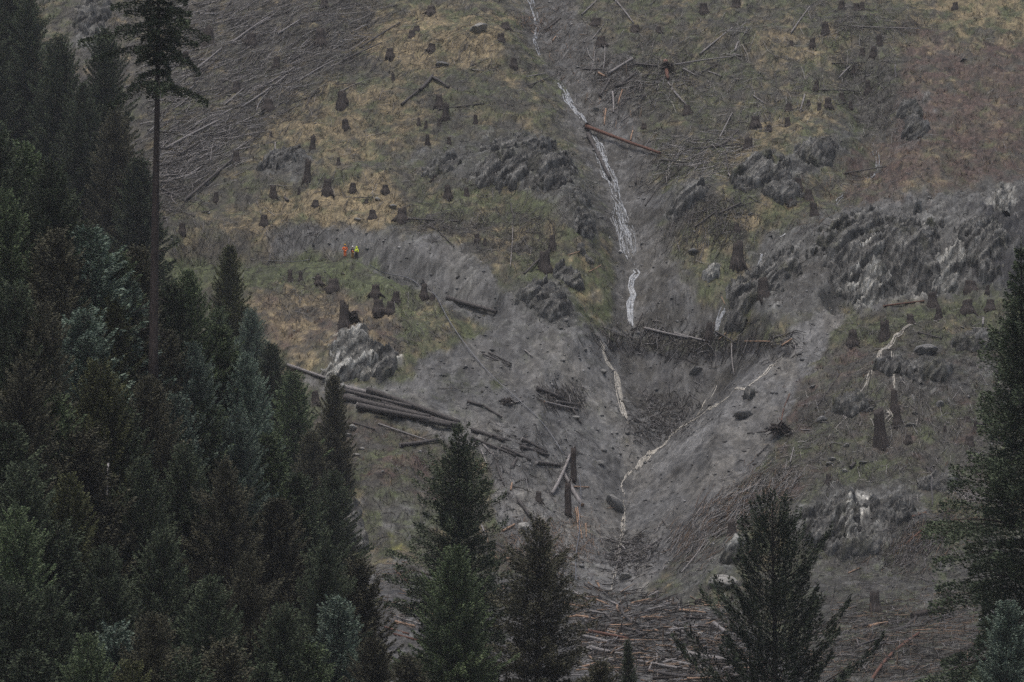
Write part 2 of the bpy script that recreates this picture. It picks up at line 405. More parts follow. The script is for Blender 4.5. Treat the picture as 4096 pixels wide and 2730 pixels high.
M['rock'] = mat('schist_rock', (.06, .06, .058), (.26, .26, .25), 1.6, .55, .9, (.6, .6, 4), rot=(0, R(-28), 0), spec=.5)
M['palerock'] = mat('pale_schist_rock', (.10, .098, .09), (.38, .375, .35), 1.3, .6, .9, (.6, .6, 3.2), rot=(0, R(-35), 0), spec=.45, lo=.3, hi=.62)
M['white'] = mat('foaming_water', (.10, .107, .112), (.52, .55, .58), 3, .4, .5, spec=.5)
M['muddyw'] = mat('silty_water', (.20, .19, .165), (.60, .57, .50), 3, .4, .5, spec=.5)
M['pipe'] = mat('grey_pipe', (.10, .105, .12), (.17, .18, .2), 2, .4, .1, spec=.5)
M['trunk'] = mat('conifer_trunk', (.024, .019, .017), (.068, .052, .046), 3, .85, .8, (2, 2, .5))
M['birch'] = mat('dead_white_trunk', (.2, .19, .19), (.6, .57, .56), 2.5, .7, .3, (1, 1, 3))

# ---------------------------------------------------------------- mesh helpers
def mesh_np(name, V, F, mats, attr=None, smooth=False, midx=None):
    me = bpy.data.meshes.new(name)
    V = np.asarray(V, np.float32); F = np.asarray(F, np.int32)
    n, k = F.shape
    me.vertices.add(len(V)); me.vertices.foreach_set('co', V.ravel())
    me.loops.add(n * k); me.loops.foreach_set('vertex_index', F.ravel())
    me.polygons.add(n); me.polygons.foreach_set('loop_start', np.arange(0, n * k, k, dtype=np.int32))
    me.polygons.foreach_set('loop_total', np.full(n, k, np.int32))
    if smooth: me.polygons.foreach_set('use_smooth', np.ones(n, bool))
    if midx is not None: me.polygons.foreach_set('material_index', np.asarray(midx, np.int32))
    for m in mats: me.materials.append(m)
    if attr is not None:
        nm, A = attr
        at_ = me.color_attributes.new(nm, 'FLOAT_COLOR', 'POINT')
        A4 = np.ones((len(V), 4), np.float32); A4[:, :3] = A
        at_.data.foreach_set('color', A4.ravel())
    me.update(); me.validate()
    return me
class MB:
    def __init__(s): s.v = []; s.f = []; s.sm = True
    def tube(s, pts, rads, n=6, cap=True, jit=0, tw=0, oval=1.0):
        base = len(s.v); P = [Vector(p) for p in pts]
        up = Vector((.13, .21, 1)).normalized()
        for i, p in enumerate(P):
            t = (P[min(i + 1, len(P) - 1)] - P[max(i - 1, 0)]).normalized()
            a = t.cross(up)
            if a.length < .05: a = t.cross(Vector((1, 0, 0)))
            a.normalize(); b = t.cross(a)
            for k in range(n):
                an = 2 * math.pi * k / n + tw * i
                r = rads[i] * (1 + random.uniform(-jit, jit))
                s.v.append(tuple(p + a * math.cos(an) * r + b * math.sin(an) * r * oval))
        for i in range(len(P) - 1):
            for k in range(n):
                k2 = (k + 1) % n
                s.f.append((base + i * n + k, base + i * n + k2, base + (i + 1) * n + k2, base + (i + 1) * n + k))
        if cap:
            s.f.append(tuple(base + k for k in range(n))[::-1]); s.f.append(tuple(base + (len(P) - 1) * n + k for k in range(n)))
    def mesh(s, name, m, smooth=True):
        me = bpy.data.meshes.new(name); me.from_pydata(s.v, [], s.f)
        me.materials.append(m)
        if smooth:
            for p in me.polygons: p.use_smooth = len(p.vertices) == 4
        me.update(); return me
def link(name, me, parent=None, loc=None):
    o = bpy.data.objects.new(name, me); COL.objects.link(o)
    if parent: o.parent = parent
    if loc is not None: o.location = loc
    return o
def empty(name, loc=(0, 0, 0)):
    o = bpy.data.objects.new(name, None); COL.objects.link(o); o.location = loc; o.empty_display_size = .3
    return o

REG = []                                      # (object, look, X, Y, group) : labels are written at the end
def reg(o, look, cat, X, Y, group=None, label=None):
    o['category'] = cat
    if group: o['group'] = group
    if label: o['label'] = label
    else: REG.append((o, look, X, Y))
    return o

# ---------------------------------------------------------------- ground sheet
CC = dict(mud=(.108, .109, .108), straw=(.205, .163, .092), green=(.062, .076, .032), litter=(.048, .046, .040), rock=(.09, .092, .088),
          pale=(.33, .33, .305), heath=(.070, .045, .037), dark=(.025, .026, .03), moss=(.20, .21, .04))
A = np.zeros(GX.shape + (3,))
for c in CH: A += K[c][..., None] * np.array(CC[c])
stre = fbm(sn / .45, (GX * .866 + GV * .79) / 2.0, 4, 230, .65)
ctr = fbm(GX / .7, GV / .7, 4, 240, .7)
A *= (1 + rockw * stre * 1.25 + (1 - rockw) * ctr * .9)[..., None]
crk = np.clip((e2 - .75) / .25, 0, 1) * rockw
A *= (1 - .65 * crk)[..., None] * (1 + rockw * (s2 * .9 + s1 * .5))[..., None]
spk = np.random.RandomState(9).rand(*GX.shape)
A *= (1 + (spk - .5) * (.75 - .4 * mudw))[..., None]
buff = np.clip(fbm(GX / 4 + 7, GV / 7, 4, 280, .6) * 2 + .1, 0, 1) * mudw
A *= 1 + buff[..., None] * np.array((.22, .17, .08))
stone = np.clip((spk - .975) * 60, 0, 1) * (mudw * .9 + .25 * (1 - mudw))
A = A * (1 - stone[..., None]) + np.array((.2, .2, .195)) * stone[..., None]
hole = np.clip(fbm(GX / 1.1, GV / .8, 4, 270, .65) * 2.8 - .45, 0, 1) * (1 - mudw) * (1 - rockw)
A = A * (1 - .7 * hole[..., None])
wet = np.clip(fbm(GX / 7, GY / 7, 4, 250) * 1.4, -1, 1)
flow = fbm(GX / 1.3 + fbm(GX / 9, GY / 9, 2, 255) * 2, GV / 6, 4, 256, .6)
A *= (1 + mudw * (wet * .34 + flow * .30 + .2 * ctr))[..., None]
A *= (1 + .25 * fbm(GX / 12, GY / 12, 3, 260))[..., None]
# forest floor under the conifers on the spur
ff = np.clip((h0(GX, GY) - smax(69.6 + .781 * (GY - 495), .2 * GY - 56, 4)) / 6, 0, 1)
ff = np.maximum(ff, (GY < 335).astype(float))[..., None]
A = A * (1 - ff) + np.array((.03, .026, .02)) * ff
A = np.clip(A, .008, .8)
ny, nx = GX.shape
idx = np.arange(nx * ny).reshape(ny, nx)
F = np.stack([idx[:-1, :-1], idx[:-1, 1:], idx[1:, 1:], idx[1:, :-1]], -1).reshape(-1, 4)
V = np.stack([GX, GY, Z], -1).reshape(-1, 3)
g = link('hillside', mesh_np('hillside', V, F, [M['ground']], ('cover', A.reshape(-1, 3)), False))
g['kind'] = 'structure'; g['label'] = 'steep clear-felled hillside with grass, bare slide mud and schist'
print('ground verts', len(V))

# ---------------------------------------------------------------- water
def stream(name, pts, width, n, w, m, label, lift=.07, jit=.35, spread=None, seed=1, gaps=.0):
    """braided strands of water lying on the ground along photo points"""
    rs = random.Random(seed)
    P = [at(X, Y) for X, Y in pts]
    path = []
    for a, b in zip(P[:-1], P[1:]):
        k = max(2, int((b - a).length / .45))
        for i in range(k): path.append(a.lerp(b, i / k))
    path.append(P[-1])
    N = len(path)
    V = []; F = []
    for s in range(n):
        ph = rs.uniform(0, 50); off = rs.uniform(-1, 1) * (0 if n == 1 else 1)
        i0 = int(rs.uniform(0, .35) * N) if s > 1 else 0
        i1 = int(rs.uniform(.65, 1) * N) if s > 1 else N
        prev = None
        for i in range(i0, i1):
            if float(vnoise(np.array([i * .33 + ph * 2]), np.array([s * 5.9]), 7)[0]) < gaps + .12 and n > 1:
                prev = None; continue
            p = path[i]; q = path[min(i + 1, N - 1)] - path[max(i - 1, 0)]
            side = Vector((q.y, -q.x, 0)); side = side.normalized() if side.length > 1e-4 else Vector((1, 0, 0))
            f = i / N
            wd = width * (spread(f) if spread else 1)
            lat = off * wd * .5 + (float(vnoise(np.array([i * .1 + ph]), np.array([s * 3.3]), 5)[0]) - .5) * wd * jit * 2
            ww = w * (.4 + 1.2 * float(vnoise(np.array([i * .6 + ph]), np.array([s * 7.1]), 6)[0]))
            if rs.random() < gaps: ww *= .25
            c = p + side * lat
            row = []
            for e, dz in ((-1, 0), (-.35, .05), (.35, .05), (1, 0)):
                x = c.x + side.x * e * ww * .5; y = c.y + side.y * e * ww * .5
                row.append(len(V)); V.append((x, y, hz(x, y) + lift + dz))
            if prev:
                for k in range(3): F.append((prev[k], prev[k + 1], row[k + 1], row[k]))
            prev = row
    o = link(name, mesh_np(name, V, F, [m], smooth=True))
    o['kind'] = 'structure'; o['label'] = label
    return o
WH, MU = M['white'], M['muddyw']
stream('stream', [(2122, -10), (2128, 30), (2140, 70), (2150, 110), (2140, 150), (2148, 190), (2160, 225), (2185, 235)], .7, 9, 0.13, WH, 'narrow white stream at the top of the gully', seed=2, gaps=.25)
stream('stream', [(2232, 335), (2250, 360), (2270, 400), (2290, 430), (2325, 465), (2340, 490), (2352, 510)], .8, 15, 0.15, WH, 'white stream tumbling down the middle gully', seed=3, gaps=.15)
stream('stream', [(2362, 548), (2390, 580), (2402, 620), (2412, 660), (2430, 700), (2450, 730), (2465, 770), (2472, 800)], 1.2, 20, 0.13, WH, 'white stream fanning below the fallen red-brown log', seed=4, gaps=.2)
stream('waterfall', [(2452, 785), (2470, 815), (2478, 850), (2482, 890), (2495, 930), (2502, 980), (2510, 1020), (2525, 1070)], 1.5, 34, 0.085, WH, 'white waterfall fanning over the dark rock step', seed=5, gaps=.2, spread=lambda f: .6 + .9 * math.sin(math.pi * f))
stream('stream', [(2540, 1078), (2552, 1095), (2530, 1120), (2525, 1150), (2535, 1180), (2524, 1215), (2522, 1260), (2526, 1300), (2522, 1345)], .7, 17, 0.16, WH, 'white stream dropping onto the debris lip', seed=6, gaps=.1)
stream('muddy_stream', [(2410, 1372), (2416, 1410), (2424, 1445), (2445, 1470), (2468, 1500), (2475, 1550), (2482, 1600), (2495, 1650), (2505, 1695)], .7, 17, 0.15, MU, 'silty stream running down the left side of the mud bowl', seed=7, gaps=.1)
stream('muddy_stream', [(3140, 1420), (3110, 1455), (3070, 1490), (3030, 1525), (2980, 1560), (2900, 1600), (2830, 1640), (2760, 1690), (2680, 1750), (2600, 1820), (2530, 1890), (2490, 1940), (2500, 1975)], .55, 9, 0.15, MU, 'long silty stream crossing the right side of the mud bowl', seed=8, gaps=.12)
stream('muddy_stream', [(2860, 1540), (2835, 1590), (2815, 1625), (2780, 1670)], .5, 7, 0.09, MU, 'thin silty trickle above the long silty stream', seed=9, gaps=.3)
stream('muddy_stream', [(2500, 1975), (2495, 2030), (2490, 2100), (2475, 2200), (2455, 2300), (2445, 2370)], .5, 9, 0.11, M['mudw'] if 'mudw' in M else M['muddyw'], 'silty stream in the bottom notch', seed=10, gaps=.4)
stream('waterfall', [(3496, 570), (3500, 600), (3508, 640), (3506, 670), (3490, 700), (3480, 730)], .9, 11, 0.085, WH, 'faint thin waterfall below the dark brush on the right', seed=11, gaps=.35)
stream('stream', [(3376, 782), (3355, 800), (3335, 815)], .4, 5, 0.1, WH, 'short white trickle above the right cliff', seed=12, gaps=.3)
stream('waterfall', [(3046, 1018), (3042, 1050), (3030, 1075), (3018, 1095)], .35, 7, 0.085, WH, 'small white fall spilling from the rock ledge', seed=13, gaps=.2)
stream('stream', [(3118, 950), (3140, 935)], .3, 3, 0.075, WH, 'tiny white trickle at the rock corner', seed=14)
stream('stream', [(2898, 1230), (2880, 1260), (2868, 1300), (2855, 1350)], .5, 11, 0.11, WH, 'white trickle beside the right end of the debris lip', seed=15, gaps=.15)
stream('muddy_stream', [(3660, 1295), (3620, 1315), (3580, 1345), (3560, 1385), (3520, 1410), (3515, 1440), (3500, 1470), (3478, 1500), (3465, 1540), (3440, 1575)], .45, 11, 0.1, MU, 'left of the twin silty trickles on the right slope', seed=16, gaps=.08)
stream('muddy_stream', [(3569, 1410), (3571, 1460), (3575, 1510), (3582, 1555)], .3, 7, 0.085, MU, 'right of the twin silty trickles on the right slope', seed=17, gaps=.05)
stream('muddy_stream', [(3550, 1640), (3565, 1665), (3545, 1685)], .5, 7, 0.1, MU, 'short silty trickle beside the tall stumps', seed=18, gaps=.2)
stream('muddy_stream', [(3460, 1590), (3458, 1630), (3400, 1665), (3350, 1710), (3320, 1740), (3305, 1765)], .4, 7, 0.085, MU, 'silty trickle running left below the twin trickles', seed=19, gaps=.45)

# pipe laid down the slide
def drape(pts, lift, step=1.2):
    P = [at(X, Y) for X, Y in pts]; out = []
    for a, b in zip(P[:-1], P[1:]):
        k = max(1, int((b - a).length / step))
        for i in range(k):
            p = a.lerp(b, i / k); out.append(Vector((p.x, p.y, hz(p.x, p.y) + lift)))
    out.append(P[-1] + Vector((0, 0, lift)))
    for _ in range(3):
        out = [out[0]] + [(out[i - 1] + out[i] * 2 + out[i + 1]) / 4 for i in range(1, len(out) - 1)] + [out[-1]]
    return out
def cable(pts, r, label, X, Y):
    P = drape(pts, .42); mb = MB(); mb.tube(P, [r] * len(P), 8)
    o = link('pipe', mb.mesh('pipe', M['pipe'])); o['label'] = label; o['category'] = 'pipe'
cable([(1480, 1073), (1558, 1102), (1683, 1138), (1731, 1174), (1760, 1221), (1784, 1275), (1826, 1340), (1885, 1424), (1945, 1495), (2022, 1566), (2094, 1632), (2147, 1674), (2207, 1750), (2254, 1830)], .065, 'long grey pipe snaking down the left flank of the mud slide', 1900, 1400)
cable([(2316, 1913), (2326, 1996), (2317, 2068), (2320, 2133), (2305, 2216), (2302, 2294), (2305, 2335)], .06, 'lower grey pipe hanging below the broken standing trunk', 2316, 2100)
cable([(1060, 1056), (1150, 1053), (1240, 1050)], .05, 'thin straight grey pipe lying on the bench left of the workers', 1150, 1053)

# ---------------------------------------------------------------- stumps
def stump_proto(kind, seed):
    """unit stump: 1 m across the cut, 1 m tall"""
    rs = random.Random(seed); V = []; F = []; n = 18
    ang = [2 * math.pi * k / n for k in range(n)]
    but = [max(0, math.sin(a * rs.choice([2, 3]) + seed)) for a in ang]
    prof = [(-.9, .8), (-.3, .8), (.02, .74), (.2, .64), (.5, .55), (.8, .51), (1.0, .5)]
    tilt = rs.uniform(-.1, .1); top = []
    jag = [rs.uniform(0, .28) if kind == 'jag' else 0 for _ in ang]
    for j, (z, r) in enumerate(prof):
        for k, a in enumerate(ang):
            rr = r * (1 + .3 * but[k] * max(0, 1 - j / 4.0)) * (1 + rs.uniform(-.05, .05))
            zz = z
            if j == len(prof) - 1: zz = z + tilt * math.cos(a) + jag[k] + (.12 if kind == 'jag' and k % 4 == 0 else 0)
            V.append((math.cos(a) * rr, math.sin(a) * rr, zz))
    for j in range(len(prof) - 1):
        for k in range(n):
            k2 = (k + 1) % n
            F.append((j * n + k, j * n + k2, (j + 1) * n + k2, (j + 1) * n + k))
    L = (len(prof) - 1) * n
    V.append((0, 0, .72 if kind == 'jag' else .97))
    for k in range(n): F.append((L + k, L + (k + 1) % n, len(V) - 1))
    mb = MB(); mb.v = V; mb.f = F
    for q in range(6 if kind != 'jag' else 8):       # roots running out over the ground
        a = rs.uniform(0, 6.28); l = rs.uniform(.9, 1.45)
        mb.tube([(math.cos(a) * .4, math.sin(a) * .4, .22), (math.cos(a + .1) * .75, math.sin(a + .1) * .75, -.05), (math.cos(a + .2) * l, math.sin(a + .2) * l, -.6)], [.2, .15, .08], 6, jit=.1)
    me = mb.mesh('stump', M['barkdark'])
    c = MB(); c.v = [(math.cos(a) * .45, math.sin(a) * .45, 1.012 + tilt * math.cos(a)) for a in ang] + [(math.cos(a) * .45, math.sin(a) * .45, .9) for a in ang]
    c.f = [tuple(range(n)), tuple(range(n, 2 * n))[::-1]] + [(k, n + k, n + (k + 1) % n, (k + 1) % n) for k in range(n)]
    return me, c.mesh('cut_face', M['cut'], False)
STP = {'cut': [stump_proto('cut', s) for s in (1, 2, 3)], 'jag': [stump_proto('jag', s) for s in (4, 5, 6)], 'dark': [stump_proto('dark', s) for s in (7, 8, 9)]}
def ppm(p):                                    # photo pixels per metre at a point
    return 4096 / (FX * (p.y * CP + p.z * SP))
# X, Y of the base, width and height in photo pixels, kind
STUMPS = [(833, 180, 46, 62, 'jag'), (1005, 168, 40, 34, 'dark'), (1106, 265, 26, 40, 'dark'), (1282, 172, 40, 50, 'jag'), (946, 358, 30, 32, 'dark'), (743, 238, 26, 32, 'dark'), (1071, 432, 44, 36, 'dark'),
 (1368, 420, 34, 50, 'jag'), (1386, 508, 20, 28, 'jag'), (1250, 600, 22, 50, 'jag'), (1083, 545, 10, 22, 'dark'), (1228, 718, 26, 70, 'jag'), (1308, 765, 34, 46, 'jag'), (1092, 780, 26, 34, 'jag'), (1196, 778, 12, 26, 'dark'),
 (1354, 655, 14, 22, 'jag'), (863, 800, 20, 34, 'cut'), (1262, 818, 24, 18, 'cut'), (1056, 895, 30, 38, 'cut'), (729, 925, 26, 34, 'cut'), (946, 640, 26, 32, 'jag'), (1298, 22, 30, 22, 'cut'),
 (2022, 115, 34, 26, 'dark'), (1725, 50, 36, 22, 'jag'), (1647, 148, 26, 26, 'dark'), (1667, 122, 26, 18, 'dark'), (1726, 198, 30, 26, 'dark'), (1560, 222, 30, 32, 'dark'), (2004, 160, 28, 24, 'jag'), (2054, 262, 28, 32, 'dark'), (1573, 322, 14, 30, 'dark'),
 (1758, 418, 28, 36, 'jag'), (1369, 402, 36, 36, 'dark'), (1781, 470, 26, 52, 'jag'), (1704, 508, 12, 28, 'dark'), (1675, 496, 14, 22, 'jag'), (1903, 490, 16, 32, 'dark'), (1374, 505, 12, 28, 'dark'), (1754, 500, 14, 24, 'jag'), (1796, 572, 16, 26, 'dark'), (1710, 575, 18, 32, 'jag'),
 (2385, 98, 40, 26, 'cut'), (2540, 122, 34, 22, 'cut'), (2634, 125, 20, 20, 'cut'), (2404, 178, 38, 34, 'dark'), (1411, 760, 24, 30, 'cut'), (1541, 762, 26, 24, 'cut'), (1792, 785, 28, 44, 'dark'), (1866, 784, 20, 34, 'dark'), (1491, 868, 28, 30, 'cut'), (1466, 808, 14, 12, 'cut'),
 (1606, 872, 40, 34, 'jag'), (1734, 722, 18, 22, 'dark'), (2576, 510, 20, 18, 'cut'), (2750, 450, 30, 30, 'cut'),
 (2816, 48, 34, 36, 'cut'), (2946, 30, 36, 32, 'dark'), (3425, 42, 26, 30, 'cut'), (3449, 40, 20, 32, 'dark'), (3366, 32, 24, 30, 'dark'), (3821, 32, 22, 24, 'dark'), (3303, 126, 30, 34, 'jag'), (3249, 182, 22, 30, 'dark'), (3518, 178, 24, 40, 'dark'),
 (3449, 220, 20, 30, 'dark'), (3494, 220, 24, 30, 'jag'), (3166, 182, 14, 20, 'dark'), (3265, 352, 20, 30, 'dark'), (3414, 290, 14, 28, 'dark'), (3473, 364, 22, 38, 'jag'), (3366, 395, 20, 24, 'cut'), (3234, 420, 16, 18, 'dark'), (3312, 424, 28, 28, 'jag'),
 (3279, 436, 16, 22, 'jag'), (3155, 438, 26, 24, 'dark'), (3402, 432, 16, 26, 'dark'), (3021, 498, 36, 36, 'dark'), (3077, 520, 20, 22, 'dark'), (3152, 505, 22, 36, 'dark'), (2993, 590, 34, 36, 'jag'), (3196, 750, 26, 42, 'dark'), (3234, 795, 32, 40, 'cut'),
 (3257, 860, 30, 54, 'dark'), (3158, 808, 26, 30, 'jag'), (2946, 915, 22, 20, 'cut'),
 (1160, 1126, 20, 42, 'jag'), (1202, 1122, 16, 34, 'dark'), (1273, 1130, 28, 24, 'jag'), (1333, 1150, 44, 30, 'jag'), (1377, 1300, 40, 84, 'jag'), (1262, 1608, 30, 46, 'dark'), (1909, 960, 20, 26, 'dark'), (1939, 978, 14, 26, 'dark'),
 (2210, 980, 24, 44, 'dark'), (2178, 1075, 46, 66, 'jag'), (1502, 1172, 34, 30, 'jag'), (1583, 1200, 28, 36, 'dark'), (1514, 1238, 40, 36, 'jag'), (1562, 1245, 34, 34, 'jag'), (1695, 1180, 26, 38, 'jag'), (1730, 1200, 20, 22, 'dark'),
 (2949, 1050, 46, 72, 'jag'), (3053, 1180, 44, 70, 'dark'), (2976, 1185, 34, 40, 'dark'), (2836, 1340, 26, 44, 'jag'), (3731, 1222, 38, 56, 'dark'), (3755, 1268, 26, 36, 'jag'), (3868, 1242, 44, 46, 'dark'), (3961, 1232, 34, 36, 'cut'),
 (3882, 1156, 46, 36, 'dark'), (3949, 1165, 16, 24, 'dark'), (3642, 1290, 30, 28, 'jag'), (3538, 1350, 38, 62, 'jag'), (3410, 1370, 38, 42, 'jag'), (3577, 1640, 28, 84, 'dark'), (3590, 1690, 30, 62, 'jag'), (3523, 1780, 46, 150, 'dark'),
 (3868, 1684, 24, 20, 'cut'), (4014, 1672, 22, 24, 'cut'), (3633, 1764, 26, 26, 'cut'), (3877, 1776, 34, 36, 'dark'), (4022, 1764, 36, 30, 'dark'), (3904, 1720, 18, 34, 'dark'), (3780, 1726, 12, 26, 'dark'),
 (2153, 2000, 24, 30, 'jag'), (2928, 2140, 34, 60, 'dark'), (2982, 2110, 36, 40, 'cut'), (3500, 2440, 42, 66, 'jag'), (3315, 1925, 22, 26, 'jag'), (3790, 2420, 34, 50, 'jag')]
for i, (X, Y, w, h, k) in enumerate(STUMPS):
    p = at(X, Y); s = ppm(p)
    W_, H_ = w / s * .88, h / s * .92
    me, cf = STP[k][i % 3]
    t = empty('tree_stump', (p.x, p.y, p.z - .1)); t.rotation_euler = (random.uniform(-.06, .06), random.uniform(-.08, .08), random.uniform(0, 6.28))
    b = link('bark', me, t); b.scale = (W_, W_, H_ + .1)
    if k == 'cut':
        c = link('cut_face', cf, t); c.scale = b.scale
    size = 'tall ' if H_ > 1.6 * W_ else ('big ' if W_ > 1.15 else ('small ' if W_ < .6 else ''))
    look = size + {'cut': 'pale-topped sawn stump', 'jag': 'jagged stump', 'dark': 'dark blunt stump'}[k]
    reg(t, look, 'tree stump', X, Y, 'tree stumps on the felled hillside')
# root plate lying open beside the mud bowl
def root_plate(X, Y, r, label):
    p = at(X, Y); mb = MB(); rs = random.Random(int(X))
    for q in range(46):
        a = rs.uniform(0, 6.28); e = rs.uniform(-.3, 1.1); l = r * rs.uniform(.5, 1.15)
        d = Vector((math.cos(a), math.sin(a) * .5, e)).normalized()
        m_ = d * l * .5 + Vector((rs.uniform(-.2, .2), rs.uniform(-.2, .2), rs.uniform(-.2, .3))) * r
        mb.tube([(0, 0, 0), m_, d * l + Vector((0, 0, -.25 * r))], [r * .2, r * .09, r * .025], 5, jit=.15)
    t = empty('root_plate', p + Vector((0, -.2, r * .35)))
    link('roots', mb.mesh('roots', M['barkdark']), t)
    reg(t, '', 'root plate', X, Y, label=label)
root_plate(3120, 1745, 1.9, 'dark upturned root plate on the right edge of the mud bowl')
root_plate(1400, 1290, 1.6, 'spread black roots around the large jagged stump left of the slide')
root_plate(2350, 512, .8, 'torn root ball of the red-brown log across the stream')
root_plate(2670, 280, 1.3, 'dark upturned root mass in the tangled logs right of the upper gully')
root_plate(2030, 1620, 1.0, 'small dark root mass left of the mud bowl')

# ---------------------------------------------------------------- logs
def log_mesh(L, r0, r1, seed, m, bend=.02, n=9):
    rs = random.Random(seed); k = max(5, min(14, int(L / 1.2)))
    mb = MB(); pts = []; rad = []
    b1, b2 = rs.uniform(-bend, bend) * L, rs.uniform(-bend, bend) * L
    for i in range(k):
        f = i / (k - 1)
        pts.append((L * f, b1 * math.sin(math.pi * f) + rs.uniform(-.02, .02), b2 * .5 * math.sin(math.pi * f)))
        rad.append((r0 + (r1 - r0) * f) * rs.uniform(.93, 1.07))
    mb.tube(pts, rad, n, jit=.06)
    for q in range(int(L * .8)):               # stubs of broken branches
        f = rs.uniform(.1, .95); a = rs.uniform(0, 6.28); rr = r0 + (r1 - r0) * f
        d = Vector((.4, math.cos(a), math.sin(a)))
        c = Vector((L * f, b1 * math.sin(math.pi * f), b2 * .5 * math.sin(math.pi * f)))
        mb.tube([c, c + d * (rr + rs.uniform(.05, .3))], [rr * .22, rr * .1], 4)
    return mb.mesh('log', m)
def add_log(X0, Y0, X1, Y1, d, m='bark', look='grey log', lift=0.0, end=None, name='fallen_log', cat='log', group='logs and trunks strewn over the slope', bend=.02, lift0=None, label=None):
    a = at(X0, Y0); b = at(X1, Y1)
    s = (ppm(a) + ppm(b)) / 2; r = d / s / 2
    # lie on the ground: lift until no more than a little is buried
    up = 0
    for i in range(9):
        q = a.lerp(b, i / 8); up = max(up, (hz(q.x, q.y) - q.z) * .75)
    l0 = lift if lift0 is None else lift0
    a = a + Vector((0, 0, r * .7 + up * .6 + l0)); b = b + Vector((0, 0, r * .7 + up * .6 + lift))
    v = b - a
    if v.length < .3: return None
    t = empty(name, a); t.rotation_mode = 'QUATERNION'; t.rotation_quaternion = v.to_track_quat('X', 'Z')
    link('bark', log_mesh(v.length, r, r * .72, int(X0 * 3 + Y0), M[m], bend), t)
    if end:
        c = MB(); c.tube([(-.012, 0, 0), (.05, 0, 0)], [r * .95, r * .95], 10)
        link('cut_end', c.mesh('cut_end', M[end], False), t)
    reg(t, look, cat, (X0 + X1) / 2, (Y0 + Y1) / 2, group, label)
    return t
add_log(2345, 524, 2641, 632, 15, 'barkred', lift=.5, bend=.01, label='long red-brown trunk fallen across the stream with torn roots')
add_log(2352, 550, 2440, 728, 17, 'bark', lift=.2, label='dark trunk lying down the stream below the red-brown one')
C = lambda x0, y0, l: [(x0 + .595 * a, y0 + .595 * b, x0 + .595 * c, y0 + .595 * d, w, m, e) for a, b, c, d, w, m, e in l]
LOGS = C(1350, 0, [(1820, 515, 1985, 412, 13, 'barkgrey', 'cut'), (1880, 595, 2015, 492, 11, 'bark', None), (1765, 660, 1832, 545, 14, 'bark', None), (1990, 440, 2150, 455, 11, 'bark', None), (2205, 425, 2222, 548, 18, 'barkred', 'cut'),
   (2222, 562, 2340, 712, 6, 'barkgrey', None), (1848, 630, 1855, 770, 9, 'barkgrey', None), (1805, 742, 1795, 850, 7, 'fresh', None), (1915, 612, 1885, 705, 6, 'fresh', None), (1905, 832, 2032, 728, 4, 'barkgrey', None), (1910, 690, 2070, 650, 9, 'bark', None),
   (1865, 600, 2080, 532, 9, 'bark', None), (1968, 960, 1985, 892, 7, 'fresh', None), (2005, 1250, 2002, 1140, 8, 'bark', None), (2068, 1392, 2210, 1180, 5, 'bark', None), (2170, 1092, 2353, 1112, 7, 'bark', 'cut'), (1755, 502, 1800, 525, 9, 'fresh', None),
   (555, 625, 640, 525, 15, 'bark', None), (640, 530, 750, 600, 12, 'bark', None), (430, 720, 545, 622, 10, 'bark', None), (20, 430, 300, 300, 7, 'bark', None), (150, 330, 420, 160, 8, 'bark', None), (1640, 110, 1745, 10, 6, 'barkgrey', None), (1860, 0, 1990, 165, 7, 'barkgrey', None),
   (1705, 275, 1795, 160, 4, 'barkgrey', None), (1640, 470, 1780, 475, 6, 'bark', None), (1788, 480, 1795, 290, 4, 'barkgrey', None), (1700, 500, 1730, 350, 4, 'barkgrey', None), (680, 745, 990, 705, 6, 'bark', None), (900, 475, 985, 480, 5, 'barkgrey', None), (1270, 530, 1400, 505, 5, 'barkgrey', None), (470, 1495, 820, 1512, 8, 'bark', 'fresh'),
   (510, 1470, 680, 1563, 5, 'bark', None), (100, 1340, 240, 1335, 4, 'bark', None), (1165, 1380, 1185, 1485, 6, 'bark', None), (1280, 590, 1500, 500, 5, 'bark', None), (1395, 215, 1500, 130, 10, 'bark', None), (1445, 285, 1468, 255, 6, 'fresh', None)])
LOGS += C(2696, 0, [(172, 382, 392, 203, 8, 'barkgrey', None), (10, 440, 402, 385, 7, 'barkgrey', None), (190, 488, 292, 435, 6, 'bark', None), (300, 948, 392, 765, 6, 'barkgrey', None), (330, 990, 432, 892, 10, 'bark', None), (0, 1110, 168, 1115, 5, 'barkgrey', None), (90, 1020, 445, 988, 8, 'bark', 'cut'),
   (1060, 432, 1285, 425, 5, 'bark', None), (1108, 535, 1186, 452, 7, 'barkgrey', None), (850, 752, 880, 648, 8, 'barkgrey', 'cut'), (785, 235, 912, 58, 6, 'barkgrey', None), (1200, 190, 1660, 208, 5, 'barkgrey', None), (985, 620, 1255, 628, 5, 'bark', None), (0, 625, 78, 708, 6, 'barkgrey', None),
   (350, 1060, 370, 1180, 6, 'bark', None), (368, 1180, 445, 1365, 5, 'barkgrey', None), (300, 1452, 452, 1378, 9, 'bark', None), (1140, 1172, 1430, 1125, 6, 'bark', None), (412, 350, 432, 290, 10, 'barkgrey', 'cut'), (395, 370, 455, 385, 8, 'barkgrey', None), (1090, 1000, 1040, 940, 4, 'bark', None), (140, 1540, 300, 1420, 7, 'bark', None),
   (60, 470, 150, 520, 7, 'barkgrey', None), (230, 490, 325, 525, 6, 'barkgrey', None), (440, 1395, 605, 1350, 4, 'bark', None), (480, 180, 400, 260, 4, 'barkgrey', None), (680, 700, 684, 520, 4, 'bark', None), (1040, 740, 1190, 695, 5, 'bark', None), (535, 655, 618, 712, 6, 'barkgrey', None)])
